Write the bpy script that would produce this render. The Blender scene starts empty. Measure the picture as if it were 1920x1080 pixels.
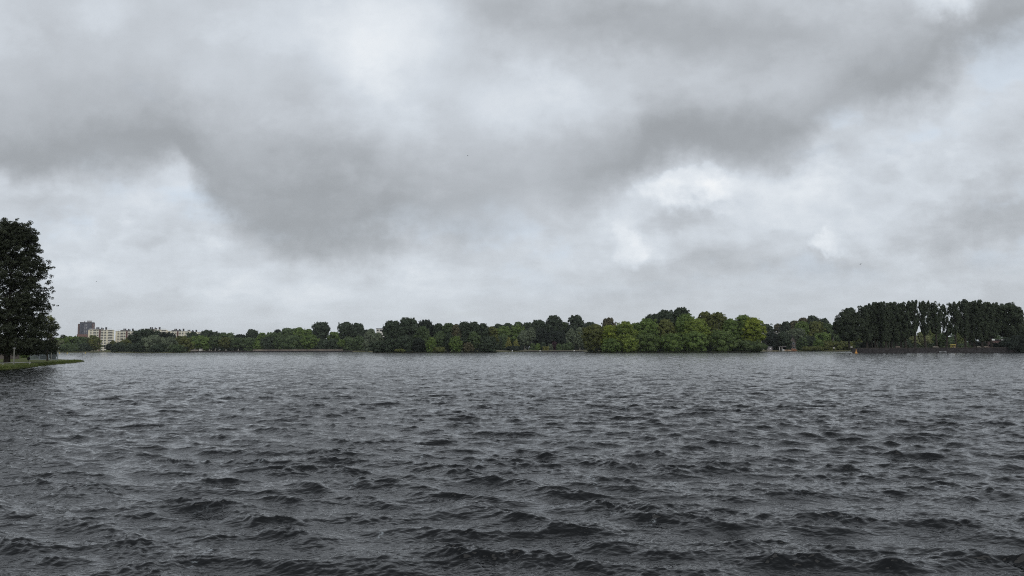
import bpy, bmesh, math, random
import numpy as np
from mathutils import Matrix, Vector

random.seed(11)
S = bpy.context.scene
DENOISE = False
COL = S.collection
R = math.radians

# ------------------------------------------------------------------ camera
F = 1400.0                      # focal length in pixels of a 1920 px wide frame
CAMH = 2.2
PITCH = math.atan(114.3 / F)
ROLL = -0.0027
cam_d = bpy.data.cameras.new('camera')
cam = bpy.data.objects.new('camera', cam_d)
COL.objects.link(cam)
cam_d.sensor_width = 36.0
cam_d.lens = 36.0 * F / 1920.0
cam_d.clip_start = 0.1
cam_d.clip_end = 40000
CM = Matrix.Translation((0, 0, CAMH)) @ Matrix.Rotation(R(90) + PITCH, 4, 'X') @ Matrix.Rotation(ROLL, 4, 'Z')
cam.matrix_world = CM
S.camera = cam
CR = CM.to_3x3()


def ray(px, py):
    return CR @ Vector(((px - 960) / F, (540 - py) / F, -1.0))


def at(px, py, d):
    """World point seen in direction (px, py), d metres ahead of the viewer."""
    v = ray(px, py)
    return Vector((0, 0, CAMH)) + v * (d / v.y)


def gx(px, d):
    return at(px, 654, d).x


def onwater(px, py, z=0.0):
    v = ray(px, py)
    return Vector((0, 0, CAMH)) + v * ((z - CAMH) / v.z)


# ------------------------------------------------------------------ render
S.render.engine = 'CYCLES'
S.cycles.use_denoising = DENOISE
try:
    S.cycles.denoiser = 'OPENIMAGEDENOISE'
except Exception:
    pass
S.cycles.filter_width = 1.1
S.cycles.max_bounces = 6
S.cycles.diffuse_bounces = 2
S.cycles.glossy_bounces = 3
S.cycles.transmission_bounces = 2
S.cycles.transparent_max_bounces = 4
S.cycles.volume_bounces = 0
S.cycles.caustics_reflective = False
S.cycles.caustics_refractive = False
S.cycles.sample_clamp_indirect = 4
S.view_settings.view_transform = 'Standard'
S.view_settings.look = 'None'
S.view_settings.exposure = 0.0
S.view_settings.gamma = 1.0


# ------------------------------------------------------------------ object helpers
def tag(o, label=None, cat=None, group=None, kind=None):
    if label:
        o['label'] = label
    if cat:
        o['category'] = cat
    if group:
        o['group'] = group
    if kind:
        o['kind'] = kind
    return o


def empty(name, loc, rz=0.0):
    o = bpy.data.objects.new(name, None)
    COL.objects.link(o)
    o.location = loc
    o.rotation_euler = (0, 0, rz)
    o.empty_display_size = 0.3
    return o


def np_mesh(name, co, quads, mat=None, tris=None):
    """Mesh from numpy arrays: co (n,3), quads (m,4)."""
    me = bpy.data.meshes.new(name)
    co = np.ascontiguousarray(co, np.float32)
    quads = np.ascontiguousarray(quads, np.int32)
    me.vertices.add(len(co))
    me.vertices.foreach_set('co', co.ravel())
    n = len(quads)
    me.loops.add(n * 4)
    me.loops.foreach_set('vertex_index', quads.ravel())
    me.polygons.add(n)
    me.polygons.foreach_set('loop_start', np.arange(0, n * 4, 4, dtype=np.int32))
    me.update(calc_edges=True)
    if mat:
        me.materials.append(mat)
    return me


def link(name, me, parent=None, loc=None):
    o = bpy.data.objects.new(name, me)
    COL.objects.link(o)
    if parent:
        o.parent = parent
    if loc is not None:
        o.location = loc
    return o


class MB:
    """Collects boxes, tubes and prisms into one mesh."""

    def __init__(self):
        self.bm = bmesh.new()

    def box(self, x0, x1, y0, y1, z0, z1, bevel=0.0):
        m = Matrix.Translation(((x0 + x1) / 2, (y0 + y1) / 2, (z0 + z1) / 2)) @ Matrix.Diagonal((x1 - x0, y1 - y0, z1 - z0, 1))
        r = bmesh.ops.create_cube(self.bm, size=1.0, matrix=m)
        if bevel > 0:
            es = list({e for v in r['verts'] for e in v.link_edges})
            bmesh.ops.bevel(self.bm, geom=es, offset=bevel, segments=2, affect='EDGES', profile=0.5)
        return self

    def tube(self, pts, rads, sides=8):
        rings = []
        pts = [Vector(p) for p in pts]
        for i, p in enumerate(pts):
            a = pts[max(i - 1, 0)]
            b = pts[min(i + 1, len(pts) - 1)]
            t = (b - a).normalized()
            u = t.orthogonal().normalized() if abs(t.z) > 0.99 else t.cross(Vector((0, 0, 1))).normalized()
            w = t.cross(u)
            rings.append([self.bm.verts.new(p + (u * math.cos(k * math.tau / sides) + w * math.sin(k * math.tau / sides)) * rads[i]) for k in range(sides)])
        for a, b in zip(rings, rings[1:]):
            for k in range(sides):
                self.bm.faces.new((a[k], a[(k + 1) % sides], b[(k + 1) % sides], b[k]))
        self.bm.faces.new(rings[0][::-1])
        self.bm.faces.new(rings[-1])
        return self

    def prism(self, prof, y0, y1):
        """Profile [(x, z)] extruded along y."""
        a = [self.bm.verts.new((x, y0, z)) for x, z in prof]
        b = [self.bm.verts.new((x, y1, z)) for x, z in prof]
        n = len(prof)
        for k in range(n):
            self.bm.faces.new((a[k], a[(k + 1) % n], b[(k + 1) % n], b[k]))
        self.bm.faces.new(a[::-1])
        self.bm.faces.new(b)
        return self

    def lathe(self, prof, cx=0, cy=0, sides=16):
        rings = []
        for r_, z in prof:
            rings.append([self.bm.verts.new((cx + r_ * math.cos(k * math.tau / sides), cy + r_ * math.sin(k * math.tau / sides), z)) for k in range(sides)])
        for a, b in zip(rings, rings[1:]):
            for k in range(sides):
                self.bm.faces.new((a[k], a[(k + 1) % sides], b[(k + 1) % sides], b[k]))
        self.bm.faces.new(rings[0][::-1])
        self.bm.faces.new(rings[-1])
        return self

    def mesh(self, name, mat):
        bmesh.ops.recalc_face_normals(self.bm, faces=self.bm.faces[:])
        me = bpy.data.meshes.new(name)
        self.bm.to_mesh(me)
        self.bm.free()
        me.materials.append(mat)
        return me

    def build(self, name, mat, parent=None, loc=None):
        return link(name, self.mesh(name, mat), parent, loc)


# ------------------------------------------------------------------ materials
class NT:
    def __init__(self, tree):
        self.t = tree

    def n(self, typ, **kw):
        nd = self.t.nodes.new(typ)
        for k, v in kw.items():
            setattr(nd, k, v)
        return nd

    def put(self, sock, v):
        if isinstance(v, bpy.types.NodeSocket):
            self.t.links.new(v, sock)
        else:
            sock.default_value = v

    def m(self, op, a, b=None, c=None, clamp=False):
        nd = self.n('ShaderNodeMath', operation=op, use_clamp=clamp)
        for i, v in enumerate((a, b, c)):
            if v is not None:
                self.put(nd.inputs[i], v)
        return nd.outputs[0]

    def v(self, op, a, b=None, s=None):
        nd = self.n('ShaderNodeVectorMath', operation=op)
        self.put(nd.inputs[0], a)
        if b is not None:
            self.put(nd.inputs[1], b)
        if s is not None:
            self.put(nd.inputs['Scale'], s)
        return nd.outputs['Value'] if op in ('LENGTH', 'DOT_PRODUCT', 'DISTANCE') else nd.outputs['Vector']

    def noise(self, vec, scale, detail=3, rough=0.5, dim='3D', out='Fac'):
        nd = self.n('ShaderNodeTexNoise', noise_dimensions=dim)
        self.put(nd.inputs['Vector'], vec)
        nd.inputs['Scale'].default_value = scale
        nd.inputs['Detail'].default_value = detail
        nd.inputs['Roughness'].default_value = rough
        return nd.outputs[out]

    def maprange(self, v, a, b, c=0.0, d=1.0, kind='SMOOTHSTEP'):
        nd = self.n('ShaderNodeMapRange', interpolation_type=kind)
        self.put(nd.inputs['Value'], v)
        nd.inputs['From Min'].default_value = a
        nd.inputs['From Max'].default_value = b
        nd.inputs['To Min'].default_value = c
        nd.inputs['To Max'].default_value = d
        return nd.outputs['Result']

    def mix(self, f, a, b, blend='MIX'):
        nd = self.n('ShaderNodeMix', data_type='RGBA', blend_type=blend)
        self.put(nd.inputs[0], f)
        for k, v in ((6, a), (7, b)):
            if isinstance(v, tuple) and len(v) == 3:
                v = (*v, 1)
            self.put(nd.inputs[k], v)
        return nd.outputs[2]

    def ramp(self, f, stops):
        nd = self.n('ShaderNodeValToRGB')
        el = nd.color_ramp.elements
        while len(el) < len(stops):
            el.new(0.5)
        for e, (p, c) in zip(el, stops):
            e.position = p
            e.color = (*c, 1)
        self.put(nd.inputs[0], f)
        return nd.outputs[0]


def newmat(name):
    m = bpy.data.materials.new(name)
    m.use_nodes = True
    b = m.node_tree.nodes['Principled BSDF']
    return m, NT(m.node_tree), b


def simple(name, col, rough=0.8, var=0.25, scale=1.0, detail=4):
    """Plain weathered surface: noise-varied colour."""
    m, t, b = newmat(name)
    pos = t.n('ShaderNodeNewGeometry').outputs['Position']
    f = t.noise(pos, scale, detail, 0.6)
    f2 = t.maprange(f, 0.3, 0.7, 1 - var, 1 + var, 'LINEAR')
    c = t.v('SCALE', tuple(col), s=f2)
    t.put(b.inputs['Base Color'], c)
    b.inputs['Roughness'].default_value = rough
    b.inputs['Specular IOR Level'].default_value = 0.25
    return m


M = {}
M['cream'] = simple('cream_render', (0.62, 0.57, 0.43), 0.8, 0.08, 0.15)
M['balcony'] = simple('balcony_white', (0.66, 0.64, 0.56), 0.7, 0.06, 0.3)
M['window'] = simple('dark_window', (0.035, 0.04, 0.05), 0.25, 0.5, 0.4)
M['stair'] = simple('maroon_panel', (0.10, 0.045, 0.045), 0.7, 0.1, 0.3)
M['roofdark'] = simple('dark_roof', (0.045, 0.042, 0.048), 0.8, 0.15, 0.3)
M['railing'] = simple('pale_railing', (0.42, 0.42, 0.42), 0.6, 0.05, 1)
M['slate'] = simple('slate_cladding', (0.075, 0.080, 0.100), 0.6, 0.1, 0.2)
M['umber'] = simple('red_brown_brick', (0.125, 0.082, 0.078), 0.85, 0.12, 0.3)
M['brick'] = simple('red_brick', (0.165, 0.095, 0.08), 0.9, 0.12, 0.3)
M['greypanel'] = simple('grey_panel', (0.33, 0.33, 0.34), 0.7, 0.08, 0.3)
M['white'] = simple('white_paint', (0.78, 0.78, 0.76), 0.6, 0.05, 0.5)
M['offwhite'] = simple('offwhite_render', (0.62, 0.60, 0.55), 0.7, 0.08, 0.5)
M['hutgrey'] = simple('grey_boards', (0.22, 0.20, 0.20), 0.8, 0.15, 1.5)
M['black'] = simple('black_boards', (0.012, 0.012, 0.013), 0.7, 0.3, 1)
M['orange'] = simple('orange_sand', (0.20, 0.10, 0.06), 0.9, 0.25, 1.2)
M['sand'] = simple('pale_sand', (0.26, 0.19, 0.13), 0.95, 0.2, 0.6)
M['yellow'] = simple('yellow_paint', (0.50, 0.25, 0.06), 0.5, 0.08, 2)
M['yellowdull'] = simple('dull_yellow_paint', (0.45, 0.36, 0.10), 0.6, 0.1, 2)
M['lamppost'] = simple('pale_lamp_paint', (0.16, 0.16, 0.14), 0.6, 0.1, 2)
M['railwhite'] = simple('worn_white_rail', (0.34, 0.34, 0.31), 0.7, 0.1, 2)
M['metal'] = simple('galvanised_metal', (0.22, 0.25, 0.27), 0.45, 0.12, 3)
M['darkmetal'] = simple('dark_metal', (0.02, 0.022, 0.022), 0.5, 0.2, 3)
M['bark'] = simple('bark', (0.035, 0.030, 0.024), 0.95, 0.4, 2.5)
M['palebark'] = simple('pale_bark', (0.17, 0.155, 0.13), 0.9, 0.35, 1.5)
M['wall'] = simple('dark_quay_stone', (0.036, 0.033, 0.034), 0.9, 0.55, 0.9, 8)
M['coping'] = simple('worn_coping', (0.085, 0.075, 0.068), 0.9, 0.4, 0.8)
M['beige'] = simple('beige_parapet', (0.19, 0.16, 0.135), 0.9, 0.45, 0.25)
M['hullgrey'] = simple('weathered_hull', (0.34, 0.35, 0.36), 0.5, 0.2, 2)
M['stone'] = simple('pale_rubble', (0.17, 0.155, 0.135), 0.95, 0.4, 1)
M['bird'] = simple('dark_feathers', (0.05, 0.052, 0.06), 0.8, 0.2, 9)
M['hutbrown'] = simple('brown_brick_render', (0.11, 0.095, 0.085), 0.9, 0.25, 0.8)


def soil(name, c1, c2, c3, sc=0.12):
    m, t, b = newmat(name)
    pos = t.n('ShaderNodeNewGeometry').outputs['Position']
    f = t.noise(pos, sc, 6, 0.6)
    g = t.noise(pos, sc * 14, 4, 0.6)
    c = t.ramp(f, [(0.35, c1), (0.5, c2), (0.66, c3)])
    c = t.v('SCALE', c, s=t.maprange(g, 0.25, 0.75, 0.6, 1.4, 'LINEAR'))
    t.put(b.inputs['Base Color'], c)
    b.inputs['Roughness'].default_value = 0.95
    b.inputs['Specular IOR Level'].default_value = 0.1
    bp = t.n('ShaderNodeBump')
    bp.inputs['Strength'].default_value = 0.6
    bp.inputs['Distance'].default_value = 0.1
    t.put(bp.inputs['Height'], g)
    t.put(b.inputs['Normal'], bp.outputs[0])
    return m


M['ground'] = soil('shore_ground', (0.05, 0.055, 0.03), (0.09, 0.09, 0.045), (0.16, 0.135, 0.09), 0.05)
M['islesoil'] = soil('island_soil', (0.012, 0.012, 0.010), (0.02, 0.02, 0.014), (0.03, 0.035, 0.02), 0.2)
M['lawn'] = soil('lawn_grass', (0.055, 0.070, 0.022), (0.070, 0.084, 0.027), (0.10, 0.095, 0.04), 0.16)
M['path'] = soil('pale_shore_path', (0.085, 0.085, 0.055), (0.11, 0.105, 0.075), (0.16, 0.14, 0.105), 0.1)


def foliage():
    m, t, b = newmat('foliage')
    oi = t.n('ShaderNodeObjectInfo')
    at_ = t.n('ShaderNodeAttribute', attribute_name='tint')
    hs = t.n('ShaderNodeHueSaturation')
    t.put(hs.inputs['Color'], oi.outputs['Color'])
    f = at_.outputs['Fac']
    # tint 0..1: dark bluish leaves to light yellowish ones
    t.put(hs.inputs['Hue'], t.maprange(f, 0, 1, 0.515, 0.485, 'LINEAR'))
    t.put(hs.inputs['Value'], t.maprange(f, 0, 1, 0.55, 1.5, 'LINEAR'))
    hs.inputs['Saturation'].default_value = 1.0
    t.put(b.inputs['Base Color'], hs.outputs[0])
    b.inputs['Roughness'].default_value = 0.65
    b.inputs['Specular IOR Level'].default_value = 0.18
    tr = t.n('ShaderNodeBsdfTranslucent')
    t.put(tr.inputs['Color'], hs.outputs[0])
    mx = t.n('ShaderNodeMixShader')
    mx.inputs[0].default_value = 0.18
    t.put(mx.inputs[1], b.outputs[0])
    t.put(mx.inputs[2], tr.outputs[0])
    out = t.t.nodes['Material Output']
    t.put(out.inputs['Surface'], mx.outputs[0])
    return m


M['leaf'] = foliage()

# ------------------------------------------------------------------ sky and light
SUN_EL, SUN_AZ = R(42), R(158)          # behind the viewer, over the right shoulder
SKY_GAIN = 1.09


def build_world():
    w = bpy.data.worlds.new('World')
    S.world = w
    w.use_nodes = True
    t = NT(w.node_tree)
    t.t.nodes.clear()
    d = t.n('ShaderNodeTexCoord').outputs['Generated']
    sep = t.n('ShaderNodeSeparateXYZ')
    t.put(sep.inputs[0], d)
    x, y, z = sep.outputs
    # cloud-plane coordinates for texture (flattening towards the horizon)
    den = t.m('ADD', t.m('MAXIMUM', z, 0.0), 0.16)
    cmb = t.n('ShaderNodeCombineXYZ')
    t.put(cmb.inputs[0], t.m('DIVIDE', x, den))
    t.put(cmb.inputs[1], t.m('DIVIDE', y, den))
    plane = cmb.outputs[0]
    # tangent coordinates of the direction (azimuth, height)
    yy = t.m('MAXIMUM', y, 0.3)
    cmb2 = t.n('ShaderNodeCombineXYZ')
    t.put(cmb2.inputs[0], t.m('DIVIDE', x, yy))
    t.put(cmb2.inputs[1], t.m('DIVIDE', z, yy))
    uv = cmb2.outputs[0]
    wn = t.noise(uv, 5.0, 7, 0.55, out='Color')
    warp = t.v('SCALE', t.v('SUBTRACT', wn, (0.5, 0.5, 0.5)), s=0.13)
    wn2 = t.noise(uv, 26.0, 4, 0.6, out='Color')
    warp2 = t.v('SCALE', t.v('SUBTRACT', wn2, (0.5, 0.5, 0.5)), s=0.045)
    uvw = t.v('ADD', t.v('ADD', uv, warp), warp2)

    def blob(px, py, rx, ry, ang, amp, hard=0.0):
        v = ray(px, py)
        mp = t.n('ShaderNodeMapping', vector_type='TEXTURE')
        t.put(mp.inputs['Vector'], uvw)
        mp.inputs['Location'].default_value = (v.x / v.y, v.z / v.y, 0)
        mp.inputs['Rotation'].default_value = (0, 0, R(ang))
        mp.inputs['Scale'].default_value = (rx / F, ry / F, 1)
        ln = t.v('LENGTH', t.v('MULTIPLY', mp.outputs[0], (1, 1, 0)))
        return t.maprange(ln, 1.25, hard, 0.0, amp)

    sp = t.n('ShaderNodeSeparateXYZ')
    t.put(sp.inputs[0], uvw)
    uw, vw = sp.outputs[0], sp.outputs[1]
    # lower edge of the grey cloud deck, height against bearing
    U0, U1, V0, V1 = -0.78, 0.78, -0.1, 0.6
    fc = t.n('ShaderNodeFloatCurve')
    cv = fc.mapping.curves[0]
    pts = []
    for ex, ey in EDGE:
        r_ = ray(ex, ey)
        pts.append(((r_.x / r_.y - U0) / (U1 - U0), (r_.z / r_.y - V0) / (V1 - V0)))
    cv.points[0].location = pts[0]
    cv.points[1].location = pts[-1]
    for q in pts[1:-1]:
        cv.points.new(*q)
    fc.mapping.update()
    t.put(fc.inputs['Value'], t.maprange(uw, U0, U1, 0, 1, 'LINEAR'))
    edge = t.m('ADD', t.m('MULTIPLY', fc.outputs[0], V1 - V0), V0)
    above = t.m('SUBTRACT', vw, edge)
    big = t.noise(plane, 0.9, 5, 0.55)
    fine = t.noise(plane, 3.2, 7, 0.6)
    mott = t.noise(uv, 6.0, 7, 0.58)
    tex = t.m('ADD', t.m('ADD', t.m('MULTIPLY', t.m('SUBTRACT', big, 0.5), 0.16), t.m('MULTIPLY', t.m('SUBTRACT', fine, 0.5), 0.16)),
              t.m('MULTIPLY', t.m('SUBTRACT', mott, 0.5), 0.34))
    deck = t.m('ADD', t.maprange(above, -0.02, 0.20, 0.27, 0.60), t.m('MULTIPLY', tex, 1.05))
    for bl in DECK:
        deck = t.m('ADD', deck, blob(*bl))
    low = t.m('ADD', t.maprange(above, -0.20, 0.0, 0.585, 0.70), t.m('MULTIPLY', tex, 1.35))
    bil = t.m('ABSOLUTE', t.m('SUBTRACT', t.noise(t.v('MULTIPLY', uv, (1.0, 1.5, 0)), 8.0, 6, 0.55), 0.5))
    low = t.m('ADD', low, t.m('MULTIPLY', t.m('SUBTRACT', bil, 0.08), -0.55))
    for bl in LOW:
        low = t.m('ADD', low, blob(*bl))
    # torn patches with firmer edges
    torn = t.noise(t.v('ADD', t.v('MULTIPLY', uv, (1.0, 1.7, 0)), (3.7, 1.2, 0)), 4.2, 9, 0.56)
    low = t.m('ADD', low, t.maprange(torn, 0.50, 0.575, -0.035, 0.055))
    low = t.m('ADD', low, t.maprange(torn, 0.42, 0.36, 0.0, -0.05))
    torn2 = t.noise(t.v('ADD', t.v('MULTIPLY', uv, (1.0, 1.5, 0)), (9.1, 4.4, 0)), 3.2, 9, 0.58)
    deck = t.m('ADD', deck, t.maprange(torn2, 0.50, 0.60, -0.025, 0.05))
    # cumulus heads with crisp tops
    hd = 0.0
    for bl in HEADS:
        hd = t.m('ADD', hd, blob(*bl))
    puff = t.m('ADD', t.m('MULTIPLY', t.m('SUBTRACT', t.noise(uv, 13.0, 7, 0.6), 0.5), 1.9), t.m('MULTIPLY', t.m('SUBTRACT', t.noise(uv, 45.0, 4, 0.6), 0.5), 0.5))
    hraw = hd
    hd = t.maprange(t.m('ADD', hd, t.m('MULTIPLY', puff, t.maprange(hd, 0.0, 0.3, 0.0, 1.0))), 0.26, 1.05, 0.0, 1.0)
    low = t.m('ADD', low, t.m('MULTIPLY', t.m('MULTIPLY', hd, t.maprange(hraw, 0.25, 1.05, 0.35, 1.0)), t.maprange(t.noise(uv, 17.0, 5, 0.6), 0.35, 0.65, 0.09, 0.22)))
    msk = t.maprange(t.m('ADD', above, t.m('MULTIPLY', t.m('SUBTRACT', mott, 0.5), 0.12)), -0.040, 0.050, 0.0, 1.0)
    acc = t.m('ADD', t.m('MULTIPLY', deck, msk), t.m('MULTIPLY', low, t.m('SUBTRACT', 1.0, msk)))
    # level sky near the horizon: contrast fades in the air
    lo = t.maprange(z, 0.0, 0.11, 0.6, 0.0)
    acc = t.m('ADD', t.m('MULTIPLY', acc, t.m('SUBTRACT', 1.0, lo)), t.m('MULTIPLY', lo, 0.60))
    col = t.ramp(acc, [(0.0, (0.25, 0.262, 0.275)), (0.25, (0.33, 0.35, 0.37)), (0.5, (0.475, 0.505, 0.54)),
                       (0.70, (0.60, 0.645, 0.695)), (0.88, (0.73, 0.77, 0.81)), (1.0, (0.84, 0.86, 0.875))])
    # faint blue where the cloud between the masses is thinnest
    blue = t.m('MULTIPLY', t.m('MULTIPLY', t.maprange(torn, 0.47, 0.38, 0.0, 0.42), t.m('SUBTRACT', 1.0, msk)), t.maprange(z, 0.05, 0.14, 0.0, 1.0))
    col = t.mix(blue, col, (0.60, 0.70, 0.815))
    # sky dimmed overhead so that steep wave faces reflect darker
    up = t.maprange(z, 0.42, 0.85, 1.0, 0.74)
    bg1 = t.n('ShaderNodeBackground')
    t.put(bg1.inputs['Color'], col)
    t.put(bg1.inputs['Strength'], t.m('MULTIPLY', up, SKY_GAIN))
    sky = t.n('ShaderNodeTexSky', sky_type='NISHITA')
    sky.sun_disc = False
    sky.sun_elevation = SUN_EL
    sky.sun_rotation = SUN_AZ
    bg2 = t.n('ShaderNodeBackground')
    t.put(bg2.inputs['Color'], sky.outputs[0])
    bg2.inputs['Strength'].default_value = 0.10
    # blue shows only through the thinnest cloud
    cov = t.maprange(t.noise(plane, 1.4, 6, 0.6), 0.60, 0.78, 0.97, 0.80)
    mx = t.n('ShaderNodeMixShader')
    t.put(mx.inputs[0], cov)
    t.put(mx.inputs[1], bg2.outputs[0])
    t.put(mx.inputs[2], bg1.outputs[0])
    out = t.n('ShaderNodeOutputWorld')
    t.put(out.inputs[0], mx.outputs[0])
    w.cycles.sampling_method = 'MANUAL'
    w.cycles.sample_map_resolution = 512


EDGE = [(-120, 336), (0, 338), (150, 342), (260, 334), (330, 318), (362, 352), (395, 405), (450, 455), (600, 482), (700, 478), (770, 455), (880, 446),
        (960, 425), (1090, 414), (1160, 385), (1205, 336), (1240, 322), (1330, 318), (1430, 308), (1520, 275), (1620, 232), (1720, 188), (1820, 138), (1920, 95), (2040, 60)]
# (x, y, radius x, radius y, tilt, change, hard core), by direction
DECK = [
    (110, 285, 330, 70, 0, -0.06, 0.2), (640, 420, 260, 80, -10, -0.07, 0.1), (1330, 250, 230, 90, 12, -0.10, 0.1), (1600, 170, 220, 70, 22, -0.05, 0.1),
    (1160, 35, 420, 100, 0, -0.27, 0.1), (1500, 60, 260, 90, 10, -0.08, 0.0), (1020, 400, 180, 60, 0, 0.11, 0.0), (60, 120, 300, 150, 0, -0.03, 0.0),
    (520, 300, 280, 120, -15, -0.16, 0.0), (760, 330, 160, 90, 0, -0.04, 0.0), (860, 340, 240, 110, 0, 0.08, 0.0),
    (750, 50, 150, 170, 65, 0.24, 0.0), (980, 190, 190, 70, -8, 0.18, 0.0), (190, 5, 90, 50, 0, 0.14, 0.0), (560, 60, 260, 110, 0, 0.10, 0.0), (700, 180, 120, 190, 20, 0.10, 0.0),
    (1785, 22, 80, 46, 10, 0.36, 0.0), (1880, 70, 120, 60, 20, -0.06, 0.0),
]
LOW = [
    (1300, 418, 110, 30, 0, -0.10, 0.0), (1205, 492, 80, 22, 0, -0.08, 0.0), (1560, 484, 70, 20, 0, -0.06, 0.0),
    (1850, 425, 210, 60, 4, -0.20, 0.0), (1730, 335, 90, 45, 0, -0.10, 0.0), (1265, 420, 80, 45, 0, -0.14, 0.2), (1560, 480, 120, 26, 0, -0.06, 0.0),
    (1330, 500, 200, 40, 0, -0.07, 0.0), (1800, 240, 260, 70, 22, 0.06, 0.0), (1440, 350, 200, 60, 0, 0.05, 0.0), (330, 352, 110, 40, 0, 0.07, 0.0),
    (90, 380, 120, 50, 0, -0.08, 0.0), (560, 520, 260, 34, 0, -0.06, 0.0), (900, 470, 200, 50, 0, -0.05, 0.0), (230, 440, 160, 40, 0, -0.06, 0.0), (1180, 520, 240, 30, 0, -0.04, 0.0),
]
HEADS = [
    (1280, 368, 120, 62, 0, 0.95, 0.2), (1345, 350, 90, 40, 0, 0.6, 0.1), (1230, 350, 50, 30, 0, 0.5, 0.1), (1190, 452, 62, 42, -10, 0.9, 0.2), (1550, 446, 50, 40, 10, 0.9, 0.25), (1500, 462, 60, 24, 0, 0.6, 0.1),
    (1688, 318, 50, 44, 35, 0.62, 0.1), (165, 414, 34, 34, 0, 0.62, 0.1), (390, 518, 70, 22, 0, 0.6, 0.1), (800, 520, 60, 18, 0, 0.52, 0.1), (980, 540, 60, 16, 0, 0.5, 0.1), (300, 345, 70, 26, 0, 0.5, 0.1),
]
build_world()

sl = bpy.data.lights.new('sun', 'SUN')
sl.energy = 1.45
sl.angle = R(80)
sl.color = (1.0, 0.98, 0.95)
so = bpy.data.objects.new('sun', sl)
COL.objects.link(so)
sd = Vector((math.sin(SUN_AZ) * math.cos(SUN_EL), math.cos(SUN_AZ) * math.cos(SUN_EL), math.sin(SUN_EL)))
so.rotation_euler = sd.to_track_quat('Z', 'Y').to_euler()
so.location = (0, -20, 60)


# ------------------------------------------------------------------ water
def water_material():
    m, t, b = newmat('lake_water')
    pos = t.n('ShaderNodeNewGeometry').outputs['Position']
    foam_a = t.n('ShaderNodeAttribute', attribute_name='foam').outputs['Fac']
    micro = t.n('ShaderNodeAttribute', attribute_name='micro').outputs['Fac']
    # capillary ripples as bump, the slopes too fine for the mesh as a normal spread
    sq = t.v('MULTIPLY', pos, (0.8, 1.25, 1.0))
    r1 = t.noise(sq, 10.0, 2, 0.5)
    bp = t.n('ShaderNodeBump')
    bp.inputs['Strength'].default_value = 0.6
    bp.inputs['Distance'].default_value = 0.035
    t.put(bp.inputs['Height'], r1)
    nz = t.noise(pos, 5.0, 3, 0.6, out='Color')
    nz = t.v('MULTIPLY', t.v('SUBTRACT', nz, (0.5, 0.5, 0.5)), (7.0, 8.6, 0.0))
    gust = t.maprange(t.noise(t.v('MULTIPLY', pos, (0.02, 0.05, 0)), 1.0, 4, 0.6), 0.3, 0.7, 0.75, 1.25, 'LINEAR')
    nz = t.v('SCALE', nz, s=t.m('MULTIPLY', micro, gust))
    nrm = t.v('NORMALIZE', t.v('ADD', bp.outputs[0], nz))
    # foam: breaking crests, and wind-drawn streaks of old foam
    lace = t.noise(t.v('MULTIPLY', pos, (1.0, 0.6, 1.0)), 26.0, 5, 0.7)
    cap = t.m('MULTIPLY', t.maprange(foam_a, 0.25, 0.9, 0, 1), t.maprange(lace, 0.50, 0.62, 0, 1), clamp=True)
    rot = t.n('ShaderNodeMapping', vector_type='TEXTURE')
    t.put(rot.inputs['Vector'], pos)
    rot.inputs['Rotation'].default_value = (0, 0, R(-8))
    wv = t.v('ADD', t.v('MULTIPLY', rot.outputs[0], (0.30, 0.035, 0)), t.v('SCALE', t.noise(pos, 0.22, 3, 0.6, out='Color'), s=0.35))
    st = t.noise(wv, 1.0, 2, 0.5)
    line = t.maprange(t.m('ABSOLUTE', t.m('SUBTRACT', st, 0.565)), 0.0, 0.010, 1, 0)
    brk = t.maprange(t.noise(pos, 0.45, 4, 0.6), 0.46, 0.62, 0, 1)
    speck = t.maprange(t.noise(pos, 17.0, 4, 0.7), 0.50, 0.66, 0, 1)
    streak = t.m('MULTIPLY', t.m('MULTIPLY', line, brk), t.m('MULTIPLY', speck, 0.45))
    foam = t.m('MAXIMUM', cap, streak)
    col = t.mix(foam, (0.0014, 0.0020, 0.0026), (0.70, 0.77, 0.82))
    t.put(b.inputs['Base Color'], col)
    t.put(b.inputs['Roughness'], t.m('ADD', t.m('MULTIPLY', foam, 0.6), 0.07))
    b.inputs['IOR'].default_value = 1.333
    t.put(b.inputs['Normal'], nrm)
    return m


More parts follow.
